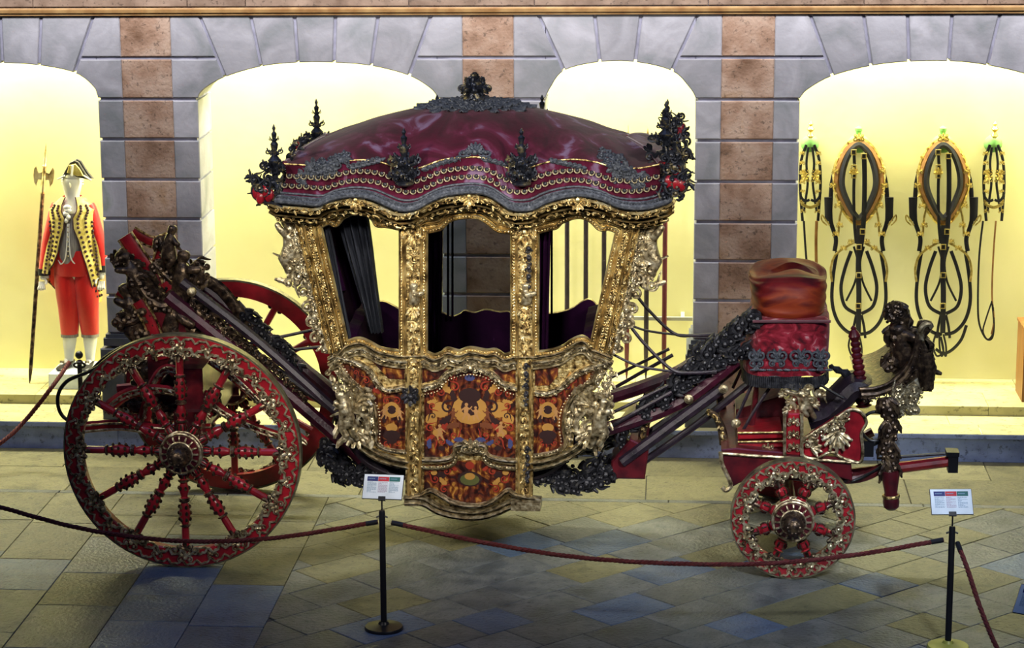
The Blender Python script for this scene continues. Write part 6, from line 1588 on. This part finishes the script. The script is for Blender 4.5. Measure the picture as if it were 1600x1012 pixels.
# ================================================================== LANCES IN THE NICHE
M['maroon_wood'] = flat('maroon_lance_wood', (.10, .012, .022), .4); M['rail'] = flat('pale_iron_rail', (.42, .42, .36), .5, .2)
YL = 4.2; m = MB(); a, b = at(930, 497, Y=YL+.03), at(1083, 497, Y=YL+.03); a.x -= .85; m.box((a.x, YL+.03, a.z-.014), (b.x, YL+.055, a.z+.014))
rail = m.build('lance_rail', 'rail', None, smooth=False); tag(rail, 'horizontal pale rail holding the upright lances in the niche', 'rail')
m = MB()
for x in (a.x+.15, b.x-.1): m.box((x, YL+.05, a.z-.01), (x+.03, YN, a.z+.01))
m.build('rail_bracket', 'rail', rail, smooth=False)
for k_, (xt, xb, yb_, mt, lab) in enumerate(((1042, 1037, 604, 'maroon_wood', 'maroon lance nearest the right jamb of the narrow arch'), (1011, 1009, 603, 'leather', 'black lance between the two maroon lances, behind the coach front straps'),
      (979, 979, 603, 'maroon_wood', 'lance whose point hangs just right of the coach body'), (943, 943, 600, 'leather', 'rightmost lance seen through the right coach window'), (914, 915, 600, 'leather', 'middle lance seen through the right coach window'), (884, 886, 600, 'leather', 'leftmost lance seen through the right coach window'))):
    zt = at(xt, 250, Y=YL).z; p0 = at(xb, yb_, Y=YL); p0.z = max(p0.z, ZN+.0); px = p0.x
    t = thing('lance', lab, 'lance', (px, YL, ZN), None)
    m = MB(); m.lathe([(.002, 0), (.012, .10), (.010, .13), (.016, .15), (.020, .30), (.019, zt-ZN)], (px, YL-.0, ZN), (0, 0, 1), 10); m.build('shaft', mt, t)
    m = MB(); m.lathe([(.022, zt-ZN), (.03, zt-ZN+.03), (.012, zt-ZN+.06), (.02, zt-ZN+.10), (.002, zt-ZN+.28)], (px, YL, ZN), (0, 0, 1), 10); m.build('lance_head', 'gold_smooth', t)
# brown wooden case at the right picture edge
M['wood'] = mat('brown_wood', [(0.3, (.16, .06, .01)), (0.7, (.30, .13, .03))], scale=5, rough=.45, stretch=(5, 5, .6))
a, b = at(1596, 636, Y=3.7), at(1596, 516, Y=3.7); t = thing('wooden_case', 'brown wooden case standing in the niche at the right picture edge', 'case', (a.x+.3, 3.9, ZN))
m = MB(); m.box((a.x, 3.7, ZN), (a.x+.6, 4.1, b.z)); m.build('body', 'wood', t, smooth=False); m = MB(); m.box((a.x-.008, 3.69, b.z), (a.x+.61, 4.11, b.z+.02)); m.build('top', 'wood', t, smooth=False); m = MB(); m.prism([(a.x+.04, ZN+.05), (a.x+.56, ZN+.05), (a.x+.56, b.z-.05), (a.x+.04, b.z-.05)], 3.692, 3.7, .003); m.build('door', 'wood', t, smooth=False)

# ================================================================== HARNESS ON THE WALL
M['pad'] = flat('green_felt_pad', (.16, .38, .10), .8); M['tan'] = mat('tan_leather', [(0.3, (.16, .07, .015)), (0.7, (.34, .17, .05))], scale=10, rough=.45)
M['hleather'] = flat('black_harness_leather', (.012, .013, .018), .35); M['buckle'] = mat('brass_fitting', [(0.3, (.34, .24, .05)), (0.6, (.75, .60, .18)), (.8, (.95, .9, .5))], scale=30, rough=.3, metal=.7)
YH = 4.36
def HQ(x, y, d=0): p = at(x, y, Y=YH-d); return p
def strap(t, pts, r, mt='hleather', name='strap', d=0, flat_=.45, closed=False):
    m = MB(); P = catmull([HQ(x, y, d) for x, y in pts], 6, closed); m.tube(P, r, 6, flat=flat_, up=(0, 1, 0), closed=closed); return m.build(name, mt, t)
def harness(dx, label, extra, pos):
    X = lambda x: x+dx
    c = HQ(X(1341), 230); t = thing('collar_harness', label, 'harness', (c.x, YH, 1.0), 'carriage harness sets on the niche wall')
    E_ = lambda pts: [(X(x), y) for x, y in pts]
    m = MB(); c2 = HQ(X(1342), 226); m.ball((c2.x, YN-.05, c2.z), (.09, .07, .075), 16, 10); m.build('green_pad', 'pad', t)
    m = MB(); m.lathe([(.02, 0), (.022, .03), (.03, .04), (.03, .06), (.01, .075)], (c2.x, YN-.04, c2.z+.065), (0, 0, 1), 12); m.build('pad_knob', 'pad', t)
    # collar: brass hame outside, tan roll, black roll inside
    for pts, r, mt, nm, d in ((((1342, 217), (1322, 228), (1306, 256), (1303, 290), (1313, 320), (1327, 342), (1342, 352), (1357, 342), (1371, 320), (1381, 290), (1378, 256), (1362, 228)), .015, 'buckle', 'brass_hame', .0),
                          (((1342, 222), (1324, 234), (1311, 262), (1309, 290), (1319, 316), (1331, 336), (1342, 345), (1353, 336), (1365, 316), (1375, 290), (1373, 262), (1360, 234)), .026, 'tan', 'collar_roll', .02),
                          (((1342, 226), (1328, 238), (1318, 264), (1316, 290), (1324, 314), (1334, 333), (1342, 340), (1350, 333), (1360, 314), (1368, 290), (1366, 264), (1356, 238)), .026, 'hleather', 'collar_lining', .045)):
        strap(t, E_(pts), r, mt, nm, d, .9, True)
    m = MB()
    for k in range(26): 
        a = 2*pi*k/26; o = Orn(m, HQ(X(1342+38*sin(a)), 282-62*cos(a), .02)); o.leaf((0, 0), rnd.uniform(0, 6), .03, .010, .01); o.bead((0, 0), .008)
    for y in (222, 216): Orn(m, HQ(X(1342), y, .03)).cartouche((0, 0), .05)
    m.build('hame_ornament', 'buckle', t)
    for pts, r in ((((1334, 232), (1335, 262), (1334, 300), (1335, 350), (1338, 380)), .014), (((1350, 240), (1351, 280), (1350, 330), (1348, 362), (1344, 392)), .022), (((1342, 352), (1342, 380), (1341, 420), (1342, 460), (1341, 520)), .024)): strap(t, E_(pts), r, 'hleather', 'hanging_strap', .06)
    for sg in (-1, 1):
        f = lambda pts: E_([(1342+sg*x, y) for x, y in pts])
        strap(t, f(((36, 262), (42, 285), (44, 310), (44, 345), (36, 372), (38, 392))), .020, 'hleather', 'side_strap', .0)
        strap(t, f(((48, 308), (47, 345))), .036, 'hleather', 'strap_pad', .01, .5)
        strap(t, f(((30, 302), (26, 320), (30, 340), (32, 365))), .010, 'buckle', 'brass_chain', .03)
        strap(t, f(((10, 380), (24, 388), (38, 400), (44, 420), (42, 440))), .011, 'buckle', 'brass_browband', .03)
        strap(t, f(((34, 392), (40, 430), (42, 470), (34, 500), (18, 518), (2, 522))), .016, 'hleather', 'breeching_strap', .0)
        strap(t, f(((12, 392), (22, 420), (28, 450), (22, 478), (4, 490))), .016, 'hleather', 'loop_strap', .03)
        strap(t, f(((8, 385), (2, 410), (6, 440), (20, 470))), .010, 'hleather', 'narrow_strap', .02)
        strap(t, f(((4, 492), (8, 510), (10, 528))), .012, 'hleather', 'tail_strap', .03)
        strap(t, f(((46, 352), (54, 340), (58, 336), (58, 344), (50, 352))), .007, 'buckle', 'brass_hook', .03)
        m = MB()
        for bx, by in ((37, 268), (40, 290), (33, 322), (30, 352), (36, 366), (24, 388), (12, 378)):
            p = HQ(X(1342+sg*bx), by, .04); o = Orn(m, p); o.cartouche((0, 0), .032)
        m.build('brass_mount', 'buckle', t)
    for bx, by in ((1334, 238), (1350, 244), (1334, 262), (1334, 274), (1348, 362), (1342, 386), (1342, 430), (1341, 478)):
        m = MB(); p = HQ(X(bx), by, .085); m.tube([(p.x-.018, p.y, p.z-.02), (p.x+.018, p.y, p.z-.02), (p.x+.018, p.y, p.z+.02), (p.x-.018, p.y, p.z+.02)], .006, 5, closed=True); m.build('buckle', 'buckle', t)
    m = MB(); p = HQ(X(1334), 268, .08); o = Orn(m, p); o.cartouche((0, 0), .04); o.fan((0, -.02), pi/2, 2, 5, .05, .012, .01); m.build('crown_badge', 'buckle', t)
    for k in range(3): strap(t, E_([(1330+k*6, 522), (1326+k*10, 540), (1332+k*7, 556), (1342, 548), (1338, 526)]), .009, 'hleather', 'coiled_end', .03)
    strap(t, E_(((1330, 545), (1342, 552), (1356, 546), (1370, 530), (1378, 508))), .014, 'hleather', 'crupper_strap', .02) if extra else None
    return t
harness(0, 'collar harness with brass hames hanging directly above the velvet driver seat', False, 0)
harness(132, 'collar harness with brass hames hanging right of the carved figurehead', True, 1)
def bridle(x0, label, reins):
    c = HQ(x0, 226); t = thing('bridle', label, 'bridle', (c.x, YH, 1.0), 'bridles on the niche wall')
    m = MB(); m.ball((c.x, YN-.05, c.z), (.075, .07, .07), 14, 8); m.build('green_pad', 'pad', t)
    m = MB(); m.lathe([(.012, 0), (.03, .02), (.012, .05), (.034, .075), (.012, .10), (.02, .115), (.002, .14)], (c.x, YH-.02, c.z+.055), (0, 0, 1), 10); m.build('plume_holder', 'buckle', t)
    for sg in (-1, 1):
        strap(t, [(x0+sg*x, y) for x, y in ((6, 226), (14, 250), (16, 285), (14, 320), (12, 345))], .013, 'hleather', 'cheek_strap', .0)
        strap(t, [(x0+sg*x, y) for x, y in ((3, 230), (6, 255), (4, 285), (7, 310), (10, 330))], .011, 'hleather', 'face_strap', .03)
        m = MB()
        for k in range(7): o = Orn(m, HQ(x0+sg*(13-.3*k), 240+k*15, .03)); o.cartouche((0, 0), .026)
        m.build('brass_mount', 'buckle', t)
        m = MB(); o = Orn(m, HQ(x0+sg*8, 275, .03)); o.rosette((0, 0), .03); o.cartouche((0, -.03), .04); o.cartouche((0, .03), .035); m.build('brass_blinker', 'buckle', t)
        strap(t, [(x0+sg*x, y) for x, y in ((1, 312), (8, 314), (14, 308), (16, 300))], .012, 'hleather', 'noseband', .04)
    strap(t, [(x0-14, 318), (x0, 324), (x0+14, 318)], .014, 'buckle', 'curb_chain', .04)
    for k_, (pts, r) in enumerate(reins): strap(t, pts, r, 'hleather' if k_ else 'tan', 'rein', .02)
    return t
bridle(1266, 'bridle with brass mounts hanging beside the pillar, left of both collars', [(((1276, 345), (1275, 380), (1276, 430)), .014), (((1256, 345), (1258, 380), (1262, 430)), .010)])
bridle(1553, 'bridle with long looped reins hanging at the far right of the wall', [(((1556, 345), (1552, 400), (1550, 460), (1553, 500), (1549, 522)), .008), (((1536, 345), (1530, 400), (1528, 470), (1530, 505), (1540, 528), (1550, 528), (1553, 505), (1550, 470)), .009), (((1550, 470), (1540, 500), (1536, 518), (1544, 530), (1553, 515), (1552, 480)), .007)])
